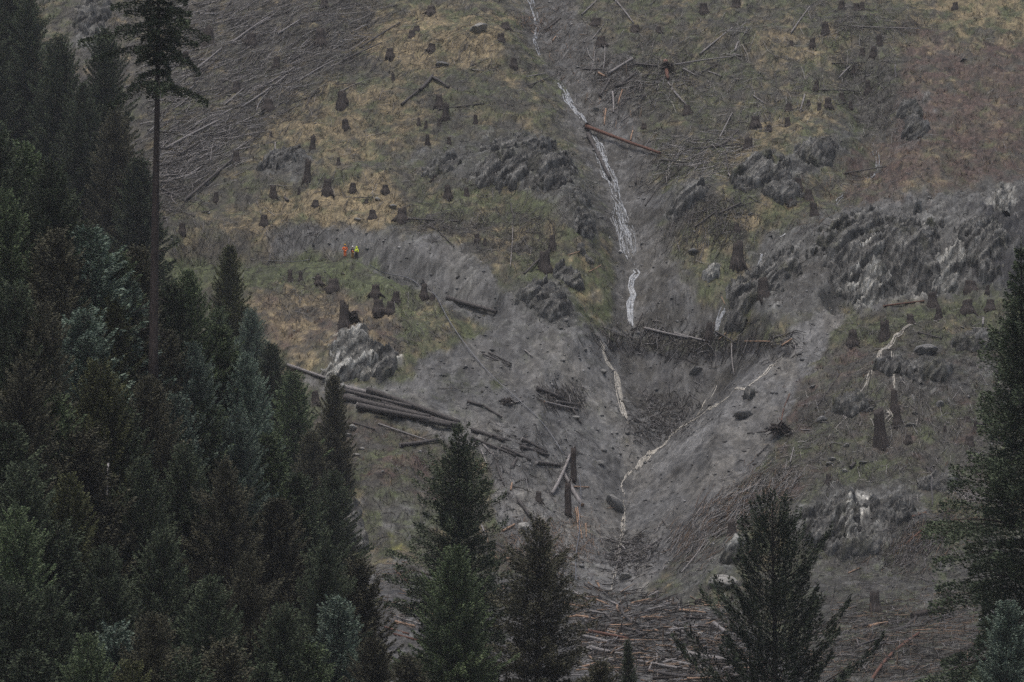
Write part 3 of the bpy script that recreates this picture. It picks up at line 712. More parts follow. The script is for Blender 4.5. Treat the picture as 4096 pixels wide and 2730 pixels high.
LOGS += C(0, 0, [(1110, 1015, 1465, 828, 10, 'barkgrey', 'cut'), (1240, 1362, 1560, 1085, 12, 'bark', 'cut'), (1210, 1225, 1355, 1130, 7, 'barkgrey', None), (1300, 490, 1490, 335, 8, 'barkgrey', None), (1870, 242, 2012, 150, 8, 'barkgrey', 'cut'), (1345, 105, 1450, 103, 9, 'cut', None), (1190, 1060, 1345, 960, 8, 'bark', None), (1090, 1490, 1400, 1442, 8, 'bark', 'cut'),
   (1088, 1280, 1195, 1332, 9, 'bark', None), (1330, 1085, 1400, 1045, 8, 'barkgrey', None), (1500, 720, 1640, 600, 6, 'barkgrey', None), (1170, 700, 1300, 590, 6, 'barkgrey', None), (1560, 300, 1800, 130, 8, 'barkgrey', None), (1620, 730, 1930, 510, 7, 'barkgrey', None), (1500, 560, 1700, 430, 6, 'bark', None), (820, 598, 1035, 520, 6, 'barkgrey', None),
   (1340, 50, 1510, 8, 6, 'barkgrey', None), (1480, 130, 1560, 0, 6, 'bark', None), (1960, 420, 2180, 300, 6, 'bark', None), (1750, 620, 1980, 470, 5, 'barkgrey', None), (2000, 560, 2240, 420, 6, 'barkgrey', None), (1300, 850, 1450, 770, 6, 'barkgrey', None), (1220, 1050, 1300, 1010, 6, 'bark', None), (1420, 830, 1560, 750, 7, 'barkgrey', None), (1850, 965, 1862, 1080, 6, 'barkgrey', None), (1540, 920, 1545, 860, 5, 'barkgrey', None),
   (1100, 1180, 1240, 1190, 6, 'barkgrey', None), (1090, 1240, 1180, 1210, 7, 'barkgrey', None), (1370, 930, 1560, 830, 6, 'bark', None), (1200, 960, 1400, 860, 7, 'bark', None), (1915, 1345, 1935, 1365, 14, 'bark', None), (1800, 1260, 1960, 1270, 4, 'barkgrey', None), (1430, 345, 1440, 460, 5, 'bark', None)])
LOGS += C(1350, 900, [(870, 1205, 985, 1235, 14, 'bark', 'cut'), (985, 1235, 1105, 1312, 10, 'bark', None), (975, 880, 1170, 962, 8, 'bark', None), (1015, 868, 1170, 945, 7, 'bark', None), (1130, 1215, 1250, 1188, 7, 'barkgrey', None), (1340, 1125, 1505, 1192, 18, 'bark', None), (1390, 1198, 1622, 1250, 9, 'barkgrey', 'fresh'), (1470, 1198, 1632, 1222, 13, 'bark', 'cut'), (1580, 1250, 1640, 1350, 8, 'bark', None),
   (420, 1500, 680, 1462, 18, 'bark', 'cut'), (275, 1348, 610, 1462, 8, 'barkgrey', None), (1258, 850, 1312, 897, 6, 'barkgrey', None), (2060, 700, 2360, 768, 11, 'barkgrey', 'fresh'), (1980, 750, 2052, 600, 5, 'barkdark', None), (1255, 335, 1432, 165, 9, 'bark', None), (735, 505, 1070, 600, 20, 'bark', None),
   (1240, 1465, 1410, 1555, 16, 'bark', 'cut'), (1040, 1440, 1410, 1560, 11, 'bark', None), (900, 1395, 1120, 1470, 16, 'bark', None), (900, 1440, 1200, 1563, 12, 'bark', None), (970, 1475, 1050, 1563, 9, 'barkgrey', None), (620, 10, 785, 165, 6, 'bark', None), (1690, 325, 1770, 280, 5, 'fresh', None), (1550, 215, 1650, 185, 4, 'fresh', None), (1160, 290, 1180, 20, 4, 'barkgrey', None), (1780, 720, 1850, 800, 7, 'barkdark', None),
   (570, 380, 700, 560, 6, 'bark', None), (690, 1110, 900, 1110, 3, 'bark', None), (100, 1345, 250, 1390, 7, 'bark', None)])
LOGS += C(2696, 900, [(0, 742, 242, 802, 11, 'barkgrey', None), (280, 725, 412, 803, 7, 'bark', None), (480, 802, 645, 803, 7, 'fresh', None), (725, 817, 792, 773, 8, 'fresh', 'fresh'), (388, 795, 405, 1015, 5, 'barkgrey', None), (1408, 558, 1682, 523, 8, 'barkred', 'fresh'), (500, 420, 600, 332, 11, 'bark', None), (2045, 1357, 2330, 1345, 10, 'bark', None), (1640, 730, 1802, 775, 7, 'bark', 'cut'),
   (850, 1390, 922, 1390, 6, 'barkgrey', None), (1180, 1135, 1330, 1195, 7, 'bark', None), (1360, 860, 1500, 850, 6, 'barkdark', None), (720, 1340, 740, 1240, 5, 'barkred', None), (740, 1230, 780, 1140, 4, 'barkred', None), (950, 1240, 1110, 1010, 4, 'bark', None), (1100, 1180, 1190, 1030, 4, 'bark', None), (245, 790, 275, 660, 10, 'barkdark', None), (355, 670, 530, 660, 4, 'bark', None), (320, 490, 345, 545, 4, 'fresh', None),
   (2005, 700, 2130, 708, 7, 'barkgrey', None), (2075, 690, 2080, 640, 10, 'barkgrey', 'cut'), (560, 1563, 640, 1480, 6, 'bark', None), (490, 1410, 620, 1395, 5, 'bark', None), (300, 780, 355, 730, 5, 'fresh', None), (1240, 1255, 1360, 1225, 9, 'bark', None), (1820, 1395, 1822, 1350, 8, 'bark', None)])
LOGS += C(1350, 1800, [(1440, 310, 1562, 45, 15, 'barkgrey', None), (1645, 385, 1515, 155, 20, 'barkgrey', 'fresh'), (1590, 253, 1692, 257, 6, 'fresh', None), (1338, 100, 1500, 122, 16, 'bark', 'cut'), (1215, 360, 1300, 478, 14, 'bark', None), (1110, 555, 1192, 508, 10, 'fresh', None), (968, 515, 998, 605, 8, 'barkgrey', None), (1165, 278, 1172, 228, 8, 'fresh', None), (1175, 130, 1205, 70, 14, 'bark', 'cut'),
   (965, 10, 1015, 140, 7, 'barkgrey', None), (1070, 100, 1125, 250, 8, 'bark', None), (1100, 0, 1300, 90, 16, 'bark', 'cut'), (1230, 0, 1420, 60, 16, 'bark', None), (1612, 400, 1645, 610, 6, 'fresh', None), (1668, 510, 1672, 602, 6, 'fresh', None), (1600, 395, 1620, 560, 4, 'fresh', None), (470, 1085, 720, 1140, 17, 'fresh', 'fresh'), (400, 1135, 590, 1195, 10, 'barkgrey', 'cut'), (390, 1165, 520, 1195, 11, 'fresh', 'fresh'), (320, 1205, 480, 1250, 9, 'barkred', None), (380, 1250, 565, 1300, 9, 'barkred', 'fresh'),
   (1575, 962, 1690, 1020, 11, 'barkgrey', 'cut'), (1585, 1092, 1695, 1048, 6, 'fresh', None), (1780, 1225, 1955, 1265, 9, 'fresh', 'fresh'), (1690, 1235, 1955, 1285, 14, 'barkred', 'cut'), (1630, 1268, 1820, 1310, 15, 'barkgrey', None), (1700, 1350, 1925, 1400, 18, 'barkgrey', 'cut'), (2020, 1432, 2360, 1490, 14, 'barkgrey', 'cut'), (2030, 1385, 2360, 1450, 10, 'barkgrey', 'fresh'), (1910, 1065, 1982, 1172, 13, 'bark', None), (1935, 1222, 2065, 1262, 15, 'bark', None), (2080, 1500, 2360, 1545, 16, 'bark', None),
   (2140, 1450, 2145, 1380, 10, 'barkgrey', None), (2090, 1500, 2130, 1420, 9, 'barkgrey', None), (1860, 625, 2140, 660, 5, 'bark', None), (2050, 690, 2180, 600, 7, 'bark', None), (1840, 680, 1960, 640, 6, 'bark', None), (2185, 480, 2215, 530, 6, 'bark', None), (1880, 960, 2000, 975, 6, 'barkgrey', None), (1660, 910, 1705, 945, 9, 'bark', None), (1750, 905, 1762, 932, 8, 'fresh', None), (1790, 1105, 1850, 1160, 8, 'bark', None), (1880, 1060, 1890, 1100, 8, 'fresh', None),
   (1800, 1210, 1860, 1160, 12, 'bark', None), (950, 935, 1010, 940, 8, 'fresh', None), (1050, 955, 1125, 940, 6, 'fresh', None), (1080, 915, 1130, 930, 5, 'fresh', None), (470, 870, 600, 880, 7, 'bark', None), (390, 820, 480, 910, 7, 'barkred', None), (1120, 740, 1180, 735, 9, 'fresh', None), (2300, 1380, 2360, 1385, 16, 'bark', None)])
LOGS += C(2696, 1800, [(0, 1212, 65, 1240, 14, 'barkgrey', 'cut'), (55, 1228, 155, 1208, 14, 'barkgrey', None), (268, 1180, 345, 1238, 19, 'barkgrey', 'cut'), (95, 1300, 520, 1288, 9, 'bark', None), (30, 1380, 350, 1435, 24, 'barkgrey', 'cut'), (0, 1440, 340, 1495, 12, 'barkgrey', 'fresh'), (80, 1350, 132, 1440, 9, 'barkgrey', None), (300, 1510, 545, 1428, 18, 'barkgrey', 'cut'), (1340, 1352, 1665, 1108, 16, 'bark', 'cut'), (1220, 1340, 1450, 1262, 10, 'bark', None),
   (1310, 1205, 1372, 1185, 16, 'fresh', 'fresh'), (1330, 1563, 1645, 1248, 14, 'barkred', 'cut'), (1210, 1200, 1560, 1160, 10, 'bark', 'fresh'), (1370, 1180, 1440, 1170, 9, 'fresh', None), (1600, 1140, 1800, 1085, 24, 'barkdark', None), (1600, 470, 1695, 440, 8, 'barkred', 'fresh'), (1695, 130, 1795, 188, 10, 'bark', None), (440, 742, 565, 650, 8, 'barkred', 'cut'), (1600, 1222, 1870, 1203, 5, 'fresh', None),
   (1000, 1405, 1300, 1320, 7, 'bark', None), (180, 1545, 340, 1552, 10, 'fresh', None), (0, 1530, 200, 1545, 12, 'bark', None), (0, 1180, 40, 1200, 12, 'bark', None), (400, 320, 600, 215, 7, 'barkgrey', None), (520, 340, 720, 300, 8, 'bark', None), (250, 590, 420, 500, 6, 'barkgrey', None), (200, 560, 380, 420, 6, 'bark', None), (50, 830, 210, 620, 5, 'barkgrey', None), (330, 450, 560, 340, 7, 'bark', None), (780, 100, 805, 0, 6, 'barkgrey', None),
   (1470, 700, 1600, 580, 8, 'bark', None), (1560, 640, 1700, 520, 7, 'barkred', None), (1660, 560, 1850, 480, 7, 'bark', None), (1700, 500, 1800, 480, 9, 'bark', None), (1730, 120, 1700, 150, 7, 'bark', None), (1185, 135, 1215, 105, 14, 'bark', None), (1500, 1430, 1620, 1320, 6, 'bark', None), (1550, 1540, 1660, 1400, 5, 'bark', None), (1700, 1160, 1880, 1110, 10, 'bark', None), (1170, 835, 1245, 800, 5, 'fresh', None), (170, 1190, 240, 1210, 12, 'bark', None)])
LK = {'bark': 'grey-brown log', 'barkgrey': 'weathered grey log', 'fresh': 'bare orange log', 'barkred': 'red-brown log', 'barkdark': 'blackish log', 'cut': 'pale bare log'}
for (a, b, c, d, w, m, e) in LOGS:
    L = math.hypot(c - a, d - b)
    sz = 'long thin ' if L / w > 18 else ('long ' if L > 140 else ('short ' if L < 60 else ('thin ' if w < 7 else '')))
    add_log(a, b, c, d, w, m, sz + LK[m] + (' (sawn end)' if e == 'cut' else (' (torn end)' if e else '')), end=e, lift=random.uniform(0, .15))
# stack of long logs above the forest edge
PILE = C(1350, 900, [(5, 1098, 230, 1150, 24, 'barkgrey', 'cut'), (200, 1150, 820, 1372, 27, 'bark', 'cut'), (20, 1150, 500, 1265, 18, 'bark', 'cut'), (40, 1188, 620, 1320, 30, 'bark', 'cut'), (130, 1258, 760, 1392, 28, 'bark', 'cut'), (250, 1290, 830, 1395, 24, 'bark', 'cut'), (300, 1215, 800, 1375, 22, 'bark', None)])
PILE += [(1145, 1476, 1360, 1550, 15, 'barkgrey', 'fresh')]
for i, (a, b, c, d, w, m, e) in enumerate(PILE):
    add_log(a, b, c, d, w, m, 'long stacked ' + LK[m], end=e, lift=.25 * (i % 3), group='long logs of the roadside pile', bend=.006)

# broken trunks still standing
def snag(X, Ytop, Ybase, w, m, label, off=0, name='broken_trunk', D=None):
    p = at(X, Ybase); s = ppm(p); H = (Ybase - Ytop) / s / .98; r = w / s / 2
    mb = MB(); k = 9
    mb.tube([(math.sin(i * .9) * .04, 0, H * i / (k - 1)) for i in range(k)], [r * (1.25 if i == 0 else 1 - .15 * i / k) for i in range(k)], 10, jit=.07)
    for q in range(6):
        a = q * 1.05; mb.tube([(math.cos(a) * r * .5, math.sin(a) * r * .5, H - .1), (math.cos(a) * r * .6, math.sin(a) * r * .6, H + random.uniform(.1, .6))], [r * .3, r * .08], 4)
    t = empty(name, p - Vector((0, 0, .2))); link('trunk', mb.mesh('trunk', M[m]), t)
    reg(t, '', 'broken trunk', X, Ybase, label=label)
snag(2294, 1790, 1925, 26, 'trunk', 'tall broken trunk standing at the foot of the slide, upper piece')
snag(2272, 1930, 2062, 28, 'trunk', 'broken trunk standing just below the taller broken one')
snag(3729, 1905, 2020, 6, 'barkgrey', 'thin grey post standing under a crossed log on the right')
snag(3582, 255, 310, 8, 'barkgrey', 'thin grey dead trunk in the brush above the faint waterfall')

# ---------------------------------------------------------------- rocks
def rock_proto(seed, flat=.6, block=.35):
    rs = np.random.RandomState(seed)
    import bmesh
    bm = bmesh.new(); bmesh.ops.create_icosphere(bm, subdivisions=3, radius=1)
    nrm = rs.normal(size=(14, 3)); nrm /= np.linalg.norm(nrm, axis=1)[:, None]
    dd = rs.uniform(.55, .9, 14)
    for v in bm.verts:
        p = np.array(v.co)
        for k in range(14):
            e = p @ nrm[k] - dd[k]
            if e > 0: p = p - nrm[k] * e * .92
        p = p * (1 + .05 * (vnoise(np.array([p[0] * 3 + 9]), np.array([p[1] * 3 + p[2] * 5]), seed)[0] - .5))
        lay = math.floor((p[2] + .2 * p[0]) * 5) * .03
        v.co = (p[0] * (1 + lay * .6), p[1], p[2] * flat)
    me = bpy.data.meshes.new('rock'); bm.to_mesh(me); bm.free()
    return me
RP = {'rock': [], 'palerock': []}
for m_ in RP:
    for s in range(4):
        me = rock_proto(s + 20, .75); me.materials.append(M[m_]); RP[m_].append(me)
ROCKS = [(1912, 122, 84, 40, 'palerock'), (1510, 800, 24, 22, 'palerock'), (1428, 880, 32, 12, 'palerock'), (2385, 442, 38, 11, 'palerock'), (1568, 832, 40, 22, 'rock'), (2462, 2030, 110, 52, 'rock'), (2400, 1858, 46, 30, 'rock'),
 (2505, 2316, 84, 22, 'palerock'), (2095, 2120, 60, 56, 'palerock'), (1888, 2232, 44, 30, 'palerock'), (2885, 2345, 140, 76, 'palerock'), (3761, 1622, 44, 28, 'rock'), (3700, 1412, 110, 54, 'rock'), (3660, 1655, 30, 8, 'palerock'), (3640, 1702, 44, 8, 'palerock'),
 (1410, 1718, 52, 30, 'palerock'), (1386, 1748, 44, 18, 'palerock'), (1448, 1798, 22, 18, 'palerock'), (1422, 1824, 36, 14, 'palerock'), (1704, 2064, 30, 12, 'palerock'), (1603, 2287, 22, 9, 'palerock'), (1570, 2230, 18, 12, 'palerock'), (1603, 2424, 44, 22, 'palerock'),
 (1668, 2430, 26, 14, 'palerock'), (3327, 1840, 38, 15, 'palerock'), (3318, 1858, 36, 12, 'palerock'), (3449, 1852, 42, 9, 'palerock'), (3380, 1888, 30, 20, 'palerock'), (3112, 1223, 18, 14, 'palerock'), (3850, 1312, 18, 9, 'palerock'), (3829, 1350, 12, 10, 'palerock'),
 (3386, 1785, 32, 12, 'palerock'), (687, 358, 24, 10, 'palerock'), (708, 352, 20, 8, 'palerock'), (914, 383, 22, 6, 'palerock'), (962, 384, 26, 12, 'palerock'), (705, 177, 32, 9, 'palerock'), (1374, 1097, 16, 7, 'palerock'), (2412, 1490, 36, 26, 'rock'), (2340, 1404, 26, 11, 'rock'),
 (2611, 1728, 26, 11, 'palerock'), (2415, 1806, 28, 22, 'rock'), (2302, 1674, 36, 16, 'palerock'), (2242, 1317, 30, 9, 'palerock'), (2785, 1488, 66, 26, 'rock'), (2976, 1668, 86, 40, 'rock'), (3716, 792, 20, 9, 'palerock'), (3681, 810, 20, 7, 'palerock'), (2901, 861, 22, 8, 'rock'),
 (2955, 858, 26, 9, 'rock'), (3856, 242, 38, 8, 'rock'), (1603, 1045, 12, 6, 'palerock'), (1270, 1098, 14, 6, 'palerock'), (1255, 1115, 16, 8, 'palerock'), (1176, 1160, 14, 6, 'palerock'), (1300, 1090, 12, 6, 'palerock'), (1000, 1073, 14, 5, 'palerock'), (2775, 1010, 46, 24, 'rock'), (2826, 1100, 50, 36, 'rock'),
 (1670, 1300, 14, 8, 'palerock'), (2003, 1472, 16, 8, 'palerock'), (2630, 1730, 14, 8, 'rock'), (3290, 1680, 50, 26, 'rock'), (3480, 1645, 46, 20, 'rock'), (3250, 1550, 30, 14, 'rock'), (3370, 1640, 60, 24, 'rock'), (2190, 1408, 16, 8, 'palerock'), (1710, 1215, 16, 9, 'palerock'), (3000, 860, 26, 12, 'rock'), (1350, 920, 14, 6, 'palerock'),
 (1765, 262, 60, 18, 'rock'), (2460, 2390, 26, 12, 'palerock'), (2800, 2540, 30, 20, 'palerock'), (2780, 2520, 20, 14, 'palerock'), (2810, 2480, 16, 10, 'palerock'), (2170, 2000, 18, 8, 'palerock'), (2030, 2215, 18, 8, 'palerock'), (2330, 2250, 16, 8, 'rock'), (2640, 2280, 22, 10, 'rock')]
for i, (X, Y, w, h, m_) in enumerate(ROCKS):
    p = at(X, Y); s = ppm(p)
    o = link('rock', RP[m_][i % 4])
    hw = w / s / 2
    o.scale = (hw * 1.1, hw * .85, h / s / 2 * 1.35); o.location = (p.x, p.y, p.z + h / s * .12)
    o.rotation_euler = (R(-28) + random.uniform(-.2, .2), random.uniform(-.3, .1) if w / h < 3 else -.1, random.uniform(-.5, .5))
    if (X, Y) == (2462, 2030): o.rotation_euler = (R(-20), R(42), .2)
    sz = 'large ' if w > 75 else ('tiny ' if w < 20 else ('flat ' if w / h > 2.6 else ''))
    reg(o, sz + ('pale rock' if m_ == 'palerock' else 'grey rock'), 'rock', X, Y, 'loose rocks and slabs on the slope')

def outcrop(X, Y, wp, hp, bulge, m, label, ang=25, res=.15, seed=1):
    vnoise(np.zeros(1), np.zeros(1), 501 + seed); vnoise(np.zeros(1), np.zeros(1), 601 + seed)
    p = at(X, Y); s = ppm(p)
    rx = wp / s / 2; ry = hp / s / 2 / .6
    nxx = int(2.4 * rx / res); nyy = int(2.4 * ry / res)
    u, v = np.meshgrid(np.linspace(-1.2, 1.2, nxx), np.linspace(-1.2, 1.2, nyy))
    ca, sa = math.cos(R(ang)), math.sin(R(ang))
    x = p.x + u * rx * 1.0; y = p.y + v * ry + u * rx * math.tan(R(ang)) * .5
    zz = hgrid(x.ravel(), y.ravel()).reshape(x.shape); yv = .56 * (y + zz)
    rho = np.sqrt(u * u + v * v) + fbm(x / 1.6, yv / 1.6, 4, seed * 5 + 300, .6) * .75
    f = np.clip(1 - rho, -.4, 1)
    n_ = (-.79 * x + .866 * yv) / 1.17 + fbm(x / 4, yv / 4, 3, seed + 310) * .8
    a1 = n_ / .95; a1 = a1 - np.floor(a1); a2 = n_ / .34; a2 = a2 - np.floor(a2)
    blk = fbm(x / 1.3, yv / 1.2, 4, seed + 330, .62)
    ta_ = (.866 * x + .79 * yv)
    s1, e1, f1 = slab(n_ / 1.0, ta_ / 5.5 + fbm(x / 3, yv / 3, 2, seed + 312) * .5, 501 + seed)
    s2, e2, f2 = slab((n_ + fbm(x, yv, 2, seed + 314) * .2) / .42, ta_ / 2.6, 601 + seed)
    q = .45 * bulge * np.clip(f * 1.6, 0, 1) * (1 + .9 * fbm(x / 2, yv / 2, 3, seed + 320)) + np.clip(f * 4, 0, 1) * (a1 ** 2 * .75 + s1 * .95 + s2 * .5 + e2 * .28 + blk * .08 + .35) + np.where(f < .1, (f - .1) * 3.2, 0)
    V = np.stack([x, y - q * .6, zz + q * .7], -1).reshape(-1, 3)
    idx = np.arange(x.size).reshape(x.shape)
    F = np.stack([idx[:-1, :-1], idx[:-1, 1:], idx[1:, 1:], idx[1:, :-1]], -1).reshape(-1, 4)
    keep = (rho.ravel()[F] < 1.18).all(1)
    str_ = fbm(n_ / .4, (x * .866 + yv * .79) / 2.2, 4, seed + 340, .65); fine = fbm(x / .5, yv / .5, 3, seed + 350, .7)
    wp_ = np.clip((1.0 if m == 'pale' else .0) + fbm(x / 1.4, yv / 1.4, 3, seed + 360) * 1.5 - (.1 if m == 'pale' else .72), 0, 1)[..., None]
    cl = np.array([.115, .115, .108]) * (1 - wp_) + np.array([.31, .31, .285]) * wp_
    gm = np.clip(fbm(x / 1.8, yv / 1.8, 4, seed + 370) * 2.2 - .35 - (.5 if m == 'pale' else 0), 0, 1)[..., None]
    cl = cl * (1 - gm) + np.array([.065, .066, .045]) * gm
    cl = np.clip(cl * ((1 + str_ * 1.3 + fine * .55) * (1 - .7 * (e2 > .76)) * (1 + s2 * .9 + s1 * .5))[..., None], .01, .7)
    V[:, 0] -= p.x; V[:, 1] -= p.y; V[:, 2] -= p.z
    o = link('rock_outcrop', mesh_np('rock_outcrop', V, F[keep], [M['rockface']], ('cover', cl.reshape(-1, 3)), smooth=False), None, p)
    o['label'] = label; o['category'] = 'rock outcrop'; o['group'] = 'schist outcrops'
RK, PR = 'rock', 'pale'
OUT = [(1400, 1430, 200, 130, .9, PR, 'pale cream rock bluff below the large jagged stump on the left', 20), (1540, 1455, 110, 80, .3, RK, 'grey brown rock face at the right of the pale cream bluff', 20),
 (2080, 590, 330, 100, .8, RK, 'upper layered rock outcrop left of the fallen red-brown trunk', 20), (2220, 680, 190, 150, 1.0, RK, 'jagged layered outcrop just left of the dark trunk in the stream', 25), (2010, 690, 210, 90, .7, RK, 'lower left layered outcrop above the green bench', 15),
 (2330, 860, 90, 190, .7, RK, 'tall narrow rocky rib left of the white waterfall', 10), (1780, 660, 160, 80, .6, RK, 'dark low rock outcrop among small stumps left of centre', 20), (1130, 650, 180, 90, .8, RK, 'rounded grey outcrop in the left slash field', 20), (1190, 630, 80, 60, .8, RK, 'small pale-topped knob on the rounded left outcrop', 15),
 (2190, 1210, 220, 120, .7, RK, 'rocky step at the top of the mud slide under mossy grass', -10), (2270, 1120, 120, 70, .5, RK, 'small crumbly outcrop right of the rooted stump', -10),
 (3250, 620, 210, 80, .9, RK, 'layered outcrop under the right hand grass brow', 25), (3040, 690, 220, 90, 1.0, RK, 'long dark overhanging ledge left of the cut stump', 28), (3130, 760, 160, 70, .7, RK, 'thin layered slabs below the long dark ledge', 28), (2740, 790, 170, 80, .8, RK, 'rounded dark outcrop right of the stream among branches', 20), (3660, 520, 110, 120, .9, RK, 'layered rock face beside the dark brush gully', 20), (3640, 440, 100, 60, .6, RK, 'small rock face in the red-brown bracken', 20),
 (3430, 960, 320, 200, 1.4, RK, 'big dark layered cliff left part', 25), (3640, 1000, 260, 260, 1.6, RK, 'big dark layered cliff middle part', 25), (3470, 1100, 150, 150, .8, PR, 'pale streaked face at the left of the right hand cliff', 35), (3610, 1040, 44, 90, .8, PR, 'narrow white rock face in the middle of the cliff', 50), (3790, 1100, 190, 60, 1.0, PR, 'slanting pale slab at the foot of the cliff', 45), (4010, 800, 70, 110, 1.0, PR, 'bright white rock patch at the top right of the cliff', 40), (3700, 930, 40, 80, .7, PR, 'thin pale streak high on the cliff', 60), (3930, 950, 200, 130, 1.2, RK, 'dark shadowed cliff face at the right edge', 10),
 (3080, 1130, 260, 140, .9, RK, 'smooth slanting slabs left of the cliff above the debris lip', 28), (2980, 1200, 160, 100, .8, RK, 'layered slabs beside the small white fall', 25), (2930, 1180, 70, 40, .5, PR, 'small pale layered rock below the big rooted stump', 15), (2840, 1105, 70, 44, .5, PR, 'small pale slab right of the stream below the stump', 20),
 (3560, 1480, 150, 60, .7, RK, 'wet rock step behind the twin silty trickles', 5), (3700, 1480, 220, 90, .8, RK, 'dark rock ledge right of the twin trickles', 20), (3900, 1370, 180, 60, .8, RK, 'dark overhung ledge below the right stumps', 8), (3400, 1630, 180, 50, .6, RK, 'low grey slabs left of the tallest stump', 8),
 (3330, 2070, 260, 160, 1.3, RK, 'broad cracked bluff behind the pine', 20), (3560, 2030, 230, 170, 1.3, RK, 'right half of the cracked bluff behind the pine', 10), (3400, 2070, 60, 120, .7, PR, 'white streak in the cracked bluff behind the pine', 50), (3440, 2180, 240, 60, .7, RK, 'ribbed low rocks under the cracked bluff', 15), (2940, 2180, 90, 40, .6, PR, 'pale ledge left of the pine crown', 12), (2920, 2230, 110, 40, .6, RK, 'second grey ledge left of the pine crown', 12), (3760, 1940, 150, 60, .7, RK, 'dark ledge beside the thin grey post', 5),
 (370, 60, 150, 160, .8, RK, 'grey rock face seen between the treetops at upper left', 5), (2990, 1590, 60, 30, .4, RK, 'small wet rock on the right mud flank', 10), (1420, 2120, 110, 130, .5, RK, 'bare grey earth bank beside the dark forest edge', -40)]
for i, a in enumerate(OUT): outcrop(*a[:8 - 1], ang=a[7], seed=i + 1)

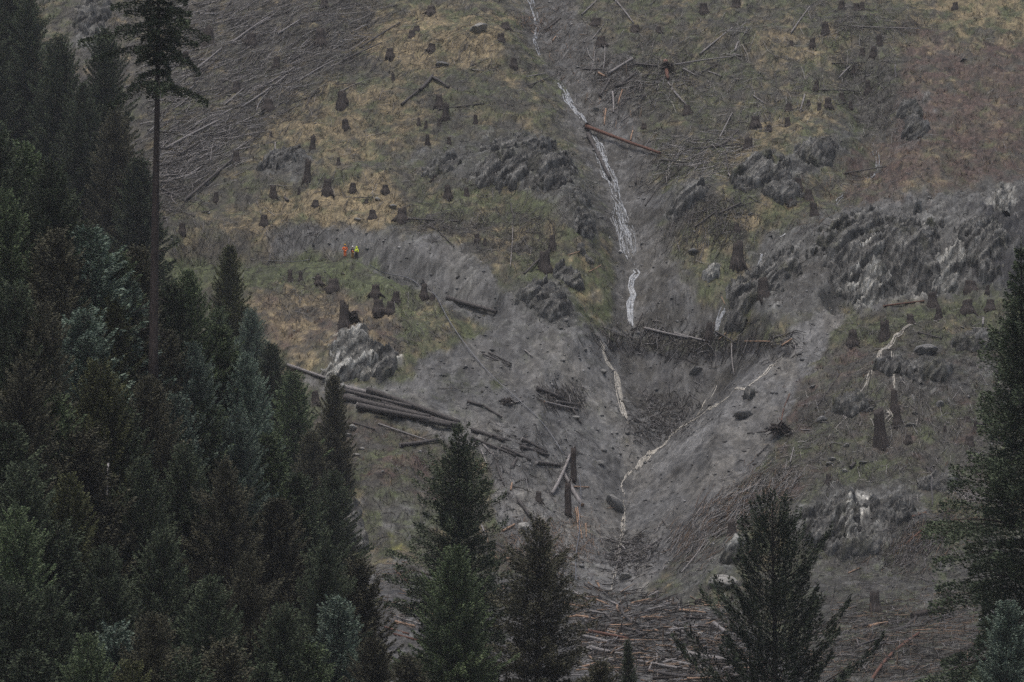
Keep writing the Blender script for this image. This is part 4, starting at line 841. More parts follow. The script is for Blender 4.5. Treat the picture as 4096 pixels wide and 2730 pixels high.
# ---------------------------------------------------------------- sticks and slash
def rand_in(poly, n):
    xs = [p[0] for p in poly]; ys = [p[1] for p in poly]; out = []
    r = np.random
    X = []; Y = []
    while len(X) < n:
        a = r.uniform(min(xs), max(xs), n * 2); b = r.uniform(min(ys), max(ys), n * 2)
        k = inpoly(a, b, poly); X += list(a[k]); Y += list(b[k])
    return np.array(X[:n]), np.array(Y[:n])
np.random.seed(5)
GREY, BRN, PAL, ORG, DRK = (.23, .22, .218), (.072, .065, .058), (.40, .385, .37), (.24, .17, .12), (.028, .025, .023)
SL = [  # polygon, count, angle, spread, length, width, colours
 ([(620, 0), (1560, 0), (1450, 220), (1150, 480), (900, 680), (640, 820)], 2000, 32, 15, (1.0, 7), (.04, .12), (GREY, BRN, BRN, PAL, GREY)),
 ([(600, 0), (4096, 0), (4096, 900), (3200, 1200), (2300, 900), (600, 1000)], 2600, 28, 45, (.4, 2.6), (.03, .075), (GREY, BRN, BRN, DRK, PAL)),
 ([(3400, 1250), (4096, 1250), (4096, 2300), (2900, 2150), (3100, 1800)], 900, 20, 55, (.4, 2.4), (.03, .075), (GREY, BRN, BRN, DRK, PAL)),
 ([(250, 0), (640, 0), (640, 500), (250, 400)], 250, 35, 30, (1, 4), (.04, .1), (GREY, BRN)),
 ([(640, 480), (950, 470), (830, 620), (640, 760)], 330, 32, 14, (1.5, 5), (.05, .13), (GREY, BRN, PAL)),
 ([(640, 620), (760, 640), (800, 820), (640, 900)], 130, 20, 40, (1, 4), (.05, .11), (GREY, BRN)),
 ([(1350, 0), (2100, 0), (2200, 300), (1600, 400), (1200, 500)], 700, 30, 35, (.8, 4), (.03, .09), (GREY, BRN, BRN)),
 ([(1150, 450), (2300, 350), (2350, 900), (1600, 900), (900, 850)], 750, 25, 50, (.6, 3.2), (.03, .08), (GREY, BRN, BRN)),
 ([(1600, 860), (2180, 870), (2240, 990), (2130, 1060), (1850, 960), (1640, 910)], 420, 0, 50, (.8, 3.5), (.03, .09), (GREY, BRN, BRN)),
 ([(2120, 0), (2280, 0), (2420, 220), (2540, 330), (2560, 560), (2400, 480), (2240, 300), (2140, 120)], 420, 50, 60, (.5, 2.2), (.04, .1), (BRN, ORG, GREY, BRN)),
 ([(2060, 60), (2200, 80), (2220, 150), (2080, 130)], 130, 60, 60, (.6, 1.8), (.05, .11), (BRN, ORG, GREY)),
 ([(2400, 260), (2560, 230), (2800, 240), (2760, 330), (2560, 440), (2440, 400)], 380, 30, 40, (.8, 3.5), (.05, .13), (GREY, BRN, DRK)),
 ([(2300, 0), (3600, 0), (3500, 300), (3200, 500), (2700, 500), (2500, 250)], 1000, 32, 45, (.7, 4), (.03, .09), (GREY, BRN, BRN, PAL)),
 ([(3280, 40), (3700, 60), (3680, 150), (3300, 160)], 220, -15, 40, (1, 5), (.03, .08), (BRN, GREY)),
 ([(3330, 240), (3620, 260), (3640, 560), (3500, 580), (3400, 400)], 380, 50, 50, (.8, 4), (.03, .08), (BRN, GREY, DRK)),
 ([(2600, 560), (3000, 540), (2960, 680), (2640, 740)], 380, 12, 28, (1, 4.5), (.04, .12), (GREY, PAL, BRN)),
 ([(2750, 820), (3000, 780), (2960, 960), (2700, 1000)], 300, 30, 35, (.8, 4), (.04, .1), (GREY, BRN, BRN)),
 ([(2650, 300), (3300, 300), (3000, 900), (2700, 900)], 500, 40, 50, (.6, 3), (.03, .08), (GREY, BRN)),
 ([(3150, 700), (3500, 700), (3400, 900), (3150, 950)], 160, 40, 50, (.6, 3), (.03, .08), (GREY, BRN, ORG)),
 ([(2400, 1345), (2500, 1345), (2850, 1372), (3200, 1370), (3180, 1400), (2900, 1405), (2500, 1390), (2400, 1385)], 420, 8, 40, (.5, 2.8), (.05, .15), (DRK, BRN, DRK, BRN, GREY)),
 ([(2150, 1560), (2330, 1560), (2340, 1660), (2180, 1640)], 180, -20, 40, (.5, 2.2), (.05, .12), (DRK, BRN, GREY)),
 ([(2550, 1600), (2780, 1600), (2760, 1720), (2540, 1780)], 380, 20, 45, (.4, 1.8), (.05, .13), (BRN, DRK, GREY)),
 ([(1900, 1700), (2300, 1760), (2260, 2060), (2000, 2100), (1900, 1900)], 320, -10, 80, (.5, 2.4), (.04, .12), (BRN, GREY, DRK)),
 ([(2200, 2080), (2380, 2060), (2370, 2260), (2150, 2280), (1960, 2180)], 620, 60, 60, (.4, 1.8), (.04, .1), (ORG, BRN, ORG, GREY)),
 ([(1880, 2120), (2200, 2160), (2300, 2320), (1960, 2300)], 340, 20, 80, (.4, 2), (.04, .1), (BRN, BRN, ORG, GREY)),
 ([(2440, 2160), (2620, 2170), (2580, 2280), (2460, 2290)], 380, 10, 70, (.4, 2.0), (.06, .16), (GREY, BRN, DRK)),
 ([(2300, 2360), (2900, 2440), (3100, 2730), (2350, 2730)], 1200, -12, 45, (.5, 3.2), (.07, .26), (GREY, BRN, DRK, BRN, ORG)),
 ([(2700, 2150), (2940, 1950), (3150, 1880), (3150, 2040), (2940, 2100), (2720, 2300)], 900, 38, 13, (.8, 4.5), (.04, .11), (GREY, BRN, PAL, ORG)),
 ([(3200, 1600), (4050, 1560), (4050, 1950), (3000, 1950)], 900, 15, 60, (.5, 2.6), (.03, .08), (GREY, BRN, PAL, BRN)),
 ([(3400, 1280), (4096, 1280), (4050, 1560), (3300, 1600)], 600, 25, 50, (.5, 2.8), (.03, .08), (GREY, BRN, BRN)),
 ([(3540, 2230), (3640, 2120), (3850, 2020), (3950, 2080), (3800, 2160), (3600, 2300)], 380, 38, 15, (.8, 4), (.04, .1), (GREY, BRN, ORG, BRN)),
 ([(3780, 1940), (4000, 1960), (3960, 2020), (3800, 2010)], 130, 20, 50, (.6, 2.5), (.04, .08), (GREY, PAL)),
 ([(3240, 2200), (3700, 2150), (3900, 2400), (3300, 2420)], 300, 20, 50, (.6, 3), (.03, .08), (BRN, GREY)),
 ([(3300, 2440), (3900, 2380), (4000, 2730), (3200, 2730)], 1400, 22, 40, (.8, 4), (.04, .11), (DRK, BRN, BRN, GREY, ORG)),
 ([(1060, 1120), (1360, 1100), (1330, 1280), (1050, 1300)], 160, 15, 60, (.6, 3), (.03, .08), (GREY, BRN)),
 ([(1560, 1150), (1800, 1200), (1850, 1350), (1600, 1400)], 130, -40, 40, (.6, 3), (.03, .07), (GREY, BRN)),
 ([(1250, 1660), (1800, 1700), (1900, 2000), (1500, 2300), (1350, 2000)], 420, -25, 50, (.5, 2.5), (.03, .08), (GREY, BRN, BRN)),
 ([(1500, 2250), (1900, 2300), (1900, 2550), (1520, 2500)], 300, -15, 40, (.6, 3), (.04, .1), (BRN, GREY, ORG)),
 ([(640, 850), (1350, 880), (1300, 1080), (640, 1090)], 260, 10, 60, (.5, 3), (.03, .08), (GREY, BRN)),
]
allX, allY, th, LL, WW, CL = [], [], [], [], [], []
for poly, n, ang, sp, (l0, l1), (w0, w1), cols in SL:
    n = int(n * 2.0)
    X, Y = rand_in(poly, n)
    sx_ = 12 if n < 400 else 45
    X = X + np.random.normal(0, sx_, n); Y = Y + np.random.normal(0, sx_ * .7, n)
    allX.append(X); allY.append(Y); th.append(np.random.normal(ang, sp, n))
    q = np.random.rand(n) ** 1.8; LL.append(l0 + (l1 - l0) * q); WW.append((w0 + (w1 - w0) * np.random.rand(n) ** 1.5) * (.8 + .5 * q))
    ci = np.random.randint(0, len(cols), n); CL.append(np.array(cols)[ci] * np.random.uniform(.6, 1.3, (n, 1)))
sX = np.concatenate(allX); sY = np.concatenate(allY); th = np.radians(np.concatenate(th)); LL = np.concatenate(LL); WW = np.concatenate(WW); CL = np.concatenate(CL)
P0 = at_many(sX, sY)
up = np.random.rand(len(sX)) < .10
dx = np.cos(th); dy = np.sin(th) / .63; nn = np.hypot(dx, dy); dx /= nn; dy /= nn
# the horizontal run of a stick that climbs the slope is shorter
run = LL / np.sqrt(1 + (dy * .78) ** 2)
score = LL * WW; order = np.argsort(-score); big = np.zeros(len(sX), bool)
inside = (P0[:, 1] < 600) & (~up)
big[[i for i in order if inside[i]][:296]] = True
def stick_pts(i):
    c = P0[i]; e = []
    for f in (-.5, .5):
        x = c[0] + dx[i] * run[i] * f; y = c[1] + dy[i] * run[i] * f
        e.append(Vector((x, y, hz(x, y) + WW[i] * .5 + random.uniform(.03, .25))))
    m_ = (e[0] + e[1]) / 2; hm = hz(m_.x, m_.y) + WW[i] * .3
    if m_.z < hm:
        for k in e: k.z += (hm - m_.z) * .8
    return e
BR = []
for s in range(6):
    rs = random.Random(s); mb = MB(); bnd = rs.uniform(-.06, .06)
    pts = [(f, math.sin(f * 3.1) * bnd + rs.uniform(-.006, .006), rs.uniform(-.008, .01)) for f in (0, .17, .33, .5, .67, .83, 1)]
    mb.tube(pts, [.5 - .3 * f for f in (0, .17, .33, .5, .67, .83, 1)], 6)
    BR.append((mb, pts, rs))
def branch_mesh(kind, mt, L, w):
    mb0, pts, rs = BR[kind]; mb = MB()
    P = [(p[0] * L, p[1] * L, p[2] * L) for p in pts]
    mb.tube(P, [w * (.55 - .35 * p[0]) for p in pts], 6, jit=.08)
    for q in range(5):
        k = rs.randint(1, 5); sgn = rs.choice([-1, 1]); l = rs.uniform(.06, .16) * L
        c = Vector(P[k]); mb.tube([c, c + Vector((l, sgn * l * .5, rs.uniform(0, .3) * l))], [w * .2, w * .06], 4)
    return mb.mesh('branch', mt)
bm_ = {}
for i in np.where(big)[0]:
    a, b = stick_pts(i); v = b - a
    lum = CL[i].mean(); rb = CL[i][0] / CL[i][2]
    mt = 'fresh' if rb > 1.8 else ('barkgrey' if lum > .14 else ('bark' if lum > .05 else 'barkdark'))
    kq = (int(i) % 6, mt, round(float(WW[i] / v.length) * 40))
    if kq not in bm_: bm_[kq] = branch_mesh(kq[0], M[mt], 5.0, 5.0 * max(kq[2], 1) / 40)
    o = link('fallen_branch', bm_[kq]); o.location = a; o.rotation_mode = 'QUATERNION'; o.rotation_quaternion = v.to_track_quat('X', 'Z')
    o.scale = (v.length / 5,) * 3
    an = math.degrees(math.atan2(math.sin(th[i]), abs(math.cos(th[i])))) if math.cos(th[i]) != 0 else 90
    an = math.degrees(th[i]) % 180
    dr = 'flat-lying' if an < 12 or an > 168 else ('up-right slanting' if an < 70 else ('steep' if an < 110 else 'down-right slanting'))
    look = dr + ' ' + {'fresh': 'orange bare', 'barkgrey': 'grey', 'bark': 'brown', 'barkdark': 'blackish'}[mt] + ' branch'
    reg(o, look, 'branch', sX[i], sY[i], 'larger branches left on the slope')
# all the rest: litter nobody could count
k = ~big
c = P0[k]; n = k.sum(); DX, DY, RUN, Wd, Lk, UP = dx[k], dy[k], run[k], WW[k], LL[k], up[k]
pts = []
lift0 = np.random.uniform(0, .3, n); lift1 = np.random.uniform(0, .45, n); bend = np.random.normal(0, .05, n) * Lk
for f, lf in ((-.5, lift0), (0, (lift0 + lift1) / 2), (.5, lift1)):
    x = c[:, 0] + DX * RUN * f - DY * (bend if f == 0 else 0); y = c[:, 1] + DY * RUN * f + DX * (bend if f == 0 else 0)
    z = hgrid(x, y) + Wd * .4 + lf
    # sticks that stand up out of the litter
    x = np.where(UP, c[:, 0] + DX * Lk * .12 * f, x); y = np.where(UP, c[:, 1] + DY * Lk * .12 * f, y)
    z = np.where(UP, c[:, 2] + Lk * .5 * (f + .45), z)
    pts.append(np.stack([x, y, z], -1))
V = []; 
for j, p in enumerate(pts):
    rr = Wd * (.5, .42, .2)[j]
    sx, sy = -DY, DX
    for a in (0, 2.1, 4.2):
        V.append(np.stack([p[:, 0] + sx * np.cos(a) * rr, p[:, 1] + sy * np.cos(a) * rr, p[:, 2] + np.sin(a) * rr], -1))
        if False: pass
V = np.stack(V, 1)                          # n, 9, 3
upm = UP
V[upm, :, :] = V[upm, :, :]
F0 = []
for j in range(2):
    for a in range(3): F0.append((j * 3 + a, j * 3 + (a + 1) % 3, (j + 1) * 3 + (a + 1) % 3, (j + 1) * 3 + a))
F = (np.arange(n)[:, None, None] * 9 + np.array(F0)[None]).reshape(-1, 4)
o = link('slash', mesh_np('slash', V.reshape(-1, 3), F, [M['slash']], ('cover', np.repeat(CL[k], 9, 0))))
o['kind'] = 'stuff'; o['label'] = 'litter of small branches and sticks over the felled slope'; o['category'] = 'slash'

# ---------------------------------------------------------------- grass, bracken, scree
def blades(name, N, wfun, per, hh, ww, colfun, label, cat, lean=.5):
    X = np.random.uniform(-60, 4150, N); Y = np.random.uniform(-30, 2760, N)
    cv = cov_at(X + np.random.normal(0, 20, N), Y + np.random.normal(0, 20, N))
    P = at_many(X, Y)
    clump = np.clip(fbm(P[:, 0] / 1.6, P[:, 1] / 1.6, 3, 400) * 1.6 + .55, 0, 1)
    keep = np.random.rand(N) < np.clip(wfun(cv), 0, 1) * clump
    P = P[keep]; cv = {c: cv[c][keep] for c in CH}; n = len(P)
    base = colfun(cv, n)
    V = []; Cc = []
    for b in range(per):
        a = np.random.uniform(0, 6.28, n); h = np.random.uniform(hh[0], hh[1], n); w = np.random.uniform(ww[0], ww[1], n)
        ox = np.random.normal(0, .16, n); oy = np.random.normal(0, .16, n)
        r = P + np.stack([ox, oy, np.zeros(n)], -1); r[:, 2] = hgrid(r[:, 0], r[:, 1]) - .03
        tip = r + np.stack([np.cos(a) * h * lean, np.sin(a) * h * lean - h * lean * .5, h * .75], -1)
        s = np.stack([np.cos(a + 1.57) * w, np.sin(a + 1.57) * w * .4, np.zeros(n)], -1)
        V.append(np.stack([r - s, r + s, tip], 1)); Cc.append(np.repeat((base * np.random.uniform(.6, 1.4, (n, 1)))[:, None], 3, 1))
    V = np.concatenate(V).reshape(-1, 3); Cc = np.concatenate(Cc).reshape(-1, 3)
    o = link(name, mesh_np(name, V, np.arange(len(V)).reshape(-1, 3), [M['grass']], ('cover', Cc)))
    o['kind'] = 'stuff'; o['label'] = label; o['category'] = cat
    print(name, n)
def mixcol(ws):
    def f(cv, n):
        pr = np.stack([cv[c] ** 1.0 * k_ for c, k_, _ in ws], -1) + 1e-6; pr /= pr.sum(1, keepdims=True)
        r = np.random.rand(n)[:, None]; i = (np.cumsum(pr, 1) < r).sum(1).clip(0, len(ws) - 1)
        return np.array([w_[2] for w_ in ws])[i]
    return f
blades('grass', 75000, lambda c: c['straw'] * 1.6 + c['green'] * .9 + c['litter'] * .25 + c['heath'] * .3, 4, (.15, .55), (.025, .06),
       mixcol([('straw', 1.6, (.24, .195, .12)), ('green', .9, (.066, .075, .033)), ('green', .4, (.11, .11, .055)), ('litter', .3, (.10, .085, .07)), ('moss', 1, (.14, .16, .03))]), 'rough wet grass in straw and green tussocks', 'grass', .7)
blades('bracken', 26000, lambda c: c['heath'] * 1.3 + c['litter'] * .08, 6, (.3, .95), (.02, .05),
       mixcol([('heath', 1, (.10, .05, .04)), ('heath', .7, (.15, .085, .05)), ('heath', .5, (.06, .04, .035)), ('litter', .5, (.08, .065, .05))]), 'red-brown dead bracken and heather clumps', 'bracken', .45)
# small stones
N = 17000
X = np.random.uniform(600, 4096, N); Y = np.random.uniform(0, 2730, N); cv = cov_at(X, Y)
kp = np.random.rand(N) < (cv['mud'] * .9 + cv['rock'] * .5 + cv['litter'] * .12 + .02)
P = at_many(X[kp], Y[kp]); n = len(P)
sz = .06 + .30 * np.random.rand(n) ** 5
oc = np.array([(1, 0, 0), (0, 1, 0), (-1, 0, 0), (0, -1, 0), (.1, 0, .6), (0, 0, -.6)])
V = P[:, None] + (oc[None] + np.random.normal(0, .25, (n, 6, 3))) * sz[:, None, None]
F0 = np.array([(0, 1, 4), (1, 2, 4), (2, 3, 4), (3, 0, 4), (1, 0, 5), (2, 1, 5), (3, 2, 5), (0, 3, 5)])
F = (np.arange(n)[:, None, None] * 6 + F0[None]).reshape(-1, 3)
cc = np.random.uniform(.05, .22, (n, 1)) * np.array([1, 1, .99]); cc[np.random.rand(n) < .06] *= 2.0
o = link('scree', mesh_np('scree', V.reshape(-1, 3), F, [M['slash']], ('cover', np.repeat(cc, 6, 0))))
o['kind'] = 'stuff'; o['label'] = 'small stones scattered over the mud and slope'; o['category'] = 'scree'

# ---------------------------------------------------------------- labels: the look of a thing plus where one finds it
LM = [('the three workers', 1403, 1000), ('the tall bare trunk', 640, 640), ('the long log pile', 1600, 1650), ('the pale cream bluff', 1450, 1430), ('the fallen red-brown trunk', 2490, 578), ('the top of the stream', 2150, 130),
 ('the pale boulder', 1912, 120), ('the layered outcrop', 2150, 680), ('the white waterfall', 2500, 940), ('the debris lip', 2780, 1370), ('the mud bowl', 2750, 1560), ('the pale streaked cliff', 3650, 1050),
 ('the faint thin waterfall', 3500, 640), ('the twin silty trickles', 3520, 1480), ('the tallest stump', 3523, 1720), ('the pine', 3090, 2300), ('the standing broken trunk', 2290, 1900), ('the slide bottom notch', 2470, 2180), ('the brushy pale-topped stump', 3425, 60),
 ('the tangled logs', 2560, 300), ('the tallest centre fir', 1840, 1900), ('the cracked bluff', 3430, 2060), ('the far right fir', 4060, 1700), ('the upper left slash rows', 950, 330), ('the bracken slope', 3880, 400),
 ('the orange splintered stump', 3760, 2440), ('the straw grass bench', 1300, 850), ('the mossy green bench', 1950, 820), ('the right grassy bench', 3850, 1260), ('the big rooted stump', 2949, 1010), ('the bottom log jam', 2600, 2620), ('the bleached branch heap', 2800, 640)]
def finish_labels():
    dd = {}
    for o, look, X, Y in REG:
        nm, lx, ly = min(LM, key=lambda q: math.hypot(q[1] - X, q[2] - Y))
        dx_, dy_ = X - lx, Y - ly; d = math.hypot(dx_, dy_)
        if d < 45: rel = 'right at'
        else:
            vert = 'above' if dy_ < 0 else 'below'; hor = 'left' if dx_ < 0 else 'right'
            if abs(dx_) > 2.2 * abs(dy_): rel = hor + ' of'
            elif abs(dy_) > 2.2 * abs(dx_): rel = vert
            else: rel = vert + ' and ' + hor + ' of'
            if d < 150: rel = 'close ' + rel
            elif d > 330: rel = 'far ' + rel
        dd.setdefault(look + ' ' + rel + ' ' + nm, []).append((X, Y, o))
    ORD = ['', 'second', 'third', 'fourth', 'fifth', 'sixth', 'seventh', 'eighth', 'ninth', 'tenth', 'eleventh', 'twelfth', 'thirteenth', 'fourteenth', 'fifteenth', 'sixteenth', 'seventeenth', 'eighteenth', 'nineteenth', 'twentieth']
    for lab, L in dd.items():
        L.sort(key=lambda q: q[0])
        for i, (X, Y, o) in enumerate(L):
            if len(L) == 1: t = lab
            elif i == 0: t = 'leftmost ' + lab
            elif i == len(L) - 1: t = 'rightmost ' + lab
            else: t = ORD[min(i, 19)] + '-from-left ' + lab
            o['label'] = t

# ---------------------------------------------------------------- people
def plain(name, c, rough=.7, var=.25):
    return mat(name, tuple(v * (1 - var) for v in c), tuple(min(1, v * (1 + var)) for v in c), 6, rough, .2)
PM = dict(orange=plain('hi_vis_orange', (.95, .19, .03), .7, .05), yellow=plain('hi_vis_yellow', (.78, .95, .05), .7, .05), navy=plain('navy_cloth', (.02, .025, .045)), dark=plain('dark_trousers', (.02, .022, .03)), tan=plain('orange_brown_trousers', (.45, .11, .03)),
          skin=plain('skin', (.42, .26, .19), .5, .1), white=plain('white_helmet', (.8, .8, .78), .3, .03), yhel=plain('yellow_helmet', (.75, .5, .05), .3, .05), boot=plain('boots', (.03, .025, .02)), strip=plain('reflective_band', (.7, .7, .68), .3, .05), ochre=plain('ochre_trousers', (.35, .2, .05)))
def skin_obj(name, pts, edges, rad, m, parent, sub=1):
    me = bpy.data.meshes.new(name); me.from_pydata(pts, edges, []); me.update()
    o = link(name, me, parent)
    md = o.modifiers.new('skin', 'SKIN'); md.use_smooth_shade = True
    if not me.skin_vertices: me.skin_vertices.new()
    for v, r in zip(me.skin_vertices[0].data, rad): v.radius = (r, r) if not isinstance(r, tuple) else r
    me.skin_vertices[0].data[0].use_root = True
    ss = o.modifiers.new('sub', 'SUBSURF'); ss.levels = sub; ss.render_levels = sub
    me.materials.append(m)
    return o
def person(X, Y, H, rz, top, trousers, hat, label, arms, hood=False, vest=False):
    p = at(X, Y); s = H / 1.78
    t = empty('person', p + Vector((0, 0, .0))); t.rotation_euler = (0, 0, rz); t.scale = (s, s, s)
    J = {}; pts = []; ed = []; rad = []
    def a(n, co, r, par=None):
        J[n] = len(pts); pts.append(co); rad.append(r)
        if par is not None: ed.append((J[par], J[n]))
    a('pel', (0, 0, .95), (.15, .11)); a('wai', (0, 0, 1.1), (.13, .10), 'pel'); a('che', (0, -.01, 1.3), (.16, .11), 'wai'); a('nec', (0, 0, 1.48), (.065, .065), 'che'); a('hd0', (0, -.01, 1.57), (.075, .085), 'nec'); a('hd1', (0, -.01, 1.66), (.085, .1), 'hd0'); a('hd2', (0, 0, 1.74), (.06, .07), 'hd1')
    a('nose', (0, -.11, 1.63), .014, 'hd1')
    for sd_, arm in ((-1, arms[0]), (1, arms[1])):
        k = str(sd_)
        a('sh' + k, (sd_ * .19, 0, 1.40), .06, 'che')
        el, wr = arm
        el = (sd_ * el[0], el[1], el[2]); wr = (sd_ * wr[0], wr[1], wr[2])
        a('el' + k, el, .045, 'sh' + k); a('wr' + k, wr, .03, 'el' + k)
        d = (Vector(wr) - Vector(el)).normalized(); pm = Vector(wr) + d * .06; a('pa' + k, tuple(pm), (.035, .018), 'wr' + k)
        for f in range(4):
            off = Vector((0, 1, 0)) * (f - 1.5) * .019; l = (.062, .075, .07, .055)[f]
            a('f%d' % f + k, tuple(pm + d * .04 + off), .009, 'pa' + k); a('g%d' % f + k, tuple(pm + d * (.04 + l) + off + Vector((-sd_ * .02, 0, 0))), .007, 'f%d' % f + k)
        a('th' + k, tuple(pm + Vector((-sd_ * .01, -.04, -.01))), .010, 'pa' + k); a('ti' + k, tuple(pm + d * .05 + Vector((-sd_ * .01, -.055, 0))), .008, 'th' + k)
        a('hi' + k, (sd_ * .09, 0, .88), .09, 'pel'); a('kn' + k, (sd_ * .11, -.02, .48), .058, 'hi' + k); a('an' + k, (sd_ * .12, .02, .09), .04, 'kn' + k); a('to' + k, (sd_ * .13, -.14, .04), .04, 'an' + k)
    skin_obj('body', pts, ed, rad, PM['skin'], t)
    # clothes follow the same joints
    def wear(name, js, m, grow, parent=t):
        id_ = {J[j]: i for i, j in enumerate(js)}
        e = [(id_[x], id_[y]) for x, y in ed if x in id_ and y in id_]
        return skin_obj(name, [pts[J[j]] for j in js], e, [tuple(np.array(rad[J[j]]) * 1.0 + grow if not isinstance(rad[J[j]], tuple) else (rad[J[j]][0] + grow, rad[J[j]][1] + grow) for _ in (0,))[0] if isinstance(rad[J[j]], tuple) else rad[J[j]] + grow for j in js], m, parent)
    wear('trousers', ['pel', 'hi-1', 'kn-1', 'an-1', 'hi1', 'kn1', 'an1'], PM[trousers], .022)
    wear('boot', ['an-1', 'to-1'], PM['boot'], .02); wear('boot', ['an1', 'to1'], PM['boot'], .02)
    up_ = ['pel', 'wai', 'che', 'sh-1', 'el-1', 'wr-1', 'sh1', 'el1', 'wr1']
    jk = wear('jacket', up_, PM['navy'] if vest else PM[top], .032)
    if vest: wear('vest', ['pel', 'wai', 'che'], PM[top], .05)
    mb = MB(); mb.tube([(0, 0, 1.17), (0, 0, 1.215)], [.185, .19], 14, oval=.78); link('reflective_band', mb.mesh('reflective_band', PM['strip']), t)
    if hood:
        mb = MB(); mb.tube([(0, .03, 1.46), (0, .03, 1.56), (0, .025, 1.68), (0, .02, 1.78), (0, .02, 1.82)], [.13, .135, .135, .1, .02], 12); link('hood', mb.mesh('hood', PM[top]), t)
    mb = MB(); mb.tube([(0, -.01, 1.70), (0, 0, 1.76), (0, .005, 1.83), (0, .01, 1.86)], [.135, .13, .085, .02], 14); mb.tube([(0, -.03, 1.695), (0, -.03, 1.71)], [.165, .155], 14)
    if not hood: link('helmet', mb.mesh('helmet', PM[hat]), t)
    for sd_ in (-1, 1):
        mb = MB(); mb.tube([(sd_ * .032, -.104, 1.665), (sd_ * .032, -.112, 1.665)], [.01, .008], 8); link('eye', mb.mesh('eye', PM['dark']), t)
    reg(t, '', 'person', X, Y, 'workers on the bench', label)
hip = ((.36, .04, 1.2), (.2, -.1, 1.0)); down = ((.26, .03, 1.13), (.27, -.06, .88)); fwd = ((.24, -.02, 1.14), (.12, -.22, 1.1))
person(1380, 1030, 1.82, R(15), 'orange', 'orange', 'yhel', 'person in full orange rain gear and yellow helmet with elbows out', (hip, hip))
person(1410, 1036, 1.75, R(40), 'orange', 'ochre', 'white', 'person in white helmet with orange vest over dark navy sleeves', (down, fwd), vest=True)
person(1426, 1036, 1.75, R(-25), 'yellow', 'dark', 'yhel', 'person in bright yellow hooded jacket and dark trousers', (fwd, down), hood=True)

# ---------------------------------------------------------------- conifers
def foliage_mat(name, c1, c2):
    m, nt, b = new_mat(name)
    a = node(nt, 'ShaderNodeAttribute'); a.attribute_name = 'tone'
    oi = node(nt, 'ShaderNodeObjectInfo')
    mx = node(nt, 'ShaderNodeMix', data_type='RGBA')
    mx.inputs[6].default_value = (*c1, 1); mx.inputs[7].default_value = (*c2, 1)
    nt.links.new(a.outputs['Fac'], mx.inputs[0])
    mr = node(nt, 'ShaderNodeMapRange'); mr.inputs[3].default_value = .8; mr.inputs[4].default_value = 1.2
    nt.links.new(oi.outputs['Random'], mr.inputs[0])
    vm = node(nt, 'ShaderNodeVectorMath', operation='SCALE'); nt.links.new(mx.outputs[2], vm.inputs[0]); nt.links.new(mr.outputs[0], vm.inputs['Scale'])
    nt.links.new(vm.outputs[0], b.inputs['Base Color']); b.inputs['Roughness'].default_value = .75; b.inputs['Specular IOR Level'].default_value = .2
    return m
FM = dict(dark=foliage_mat('dark_green_needles', (.034, .046, .030), (.14, .175, .105)), blue=foliage_mat('blue_green_needles', (.062, .086, .070), (.29, .37, .29)), green=foliage_mat('mid_green_needles', (.046, .066, .038), (.20, .26, .135)),
          brown=foliage_mat('brown_green_needles', (.044, .045, .031), (.165, .16, .105)), olive=foliage_mat('olive_needles', (.034, .040, .019), (.140, .150, .068)), pine=foliage_mat('pine_needles', (.020, .028, .019), (.085, .110, .068)))
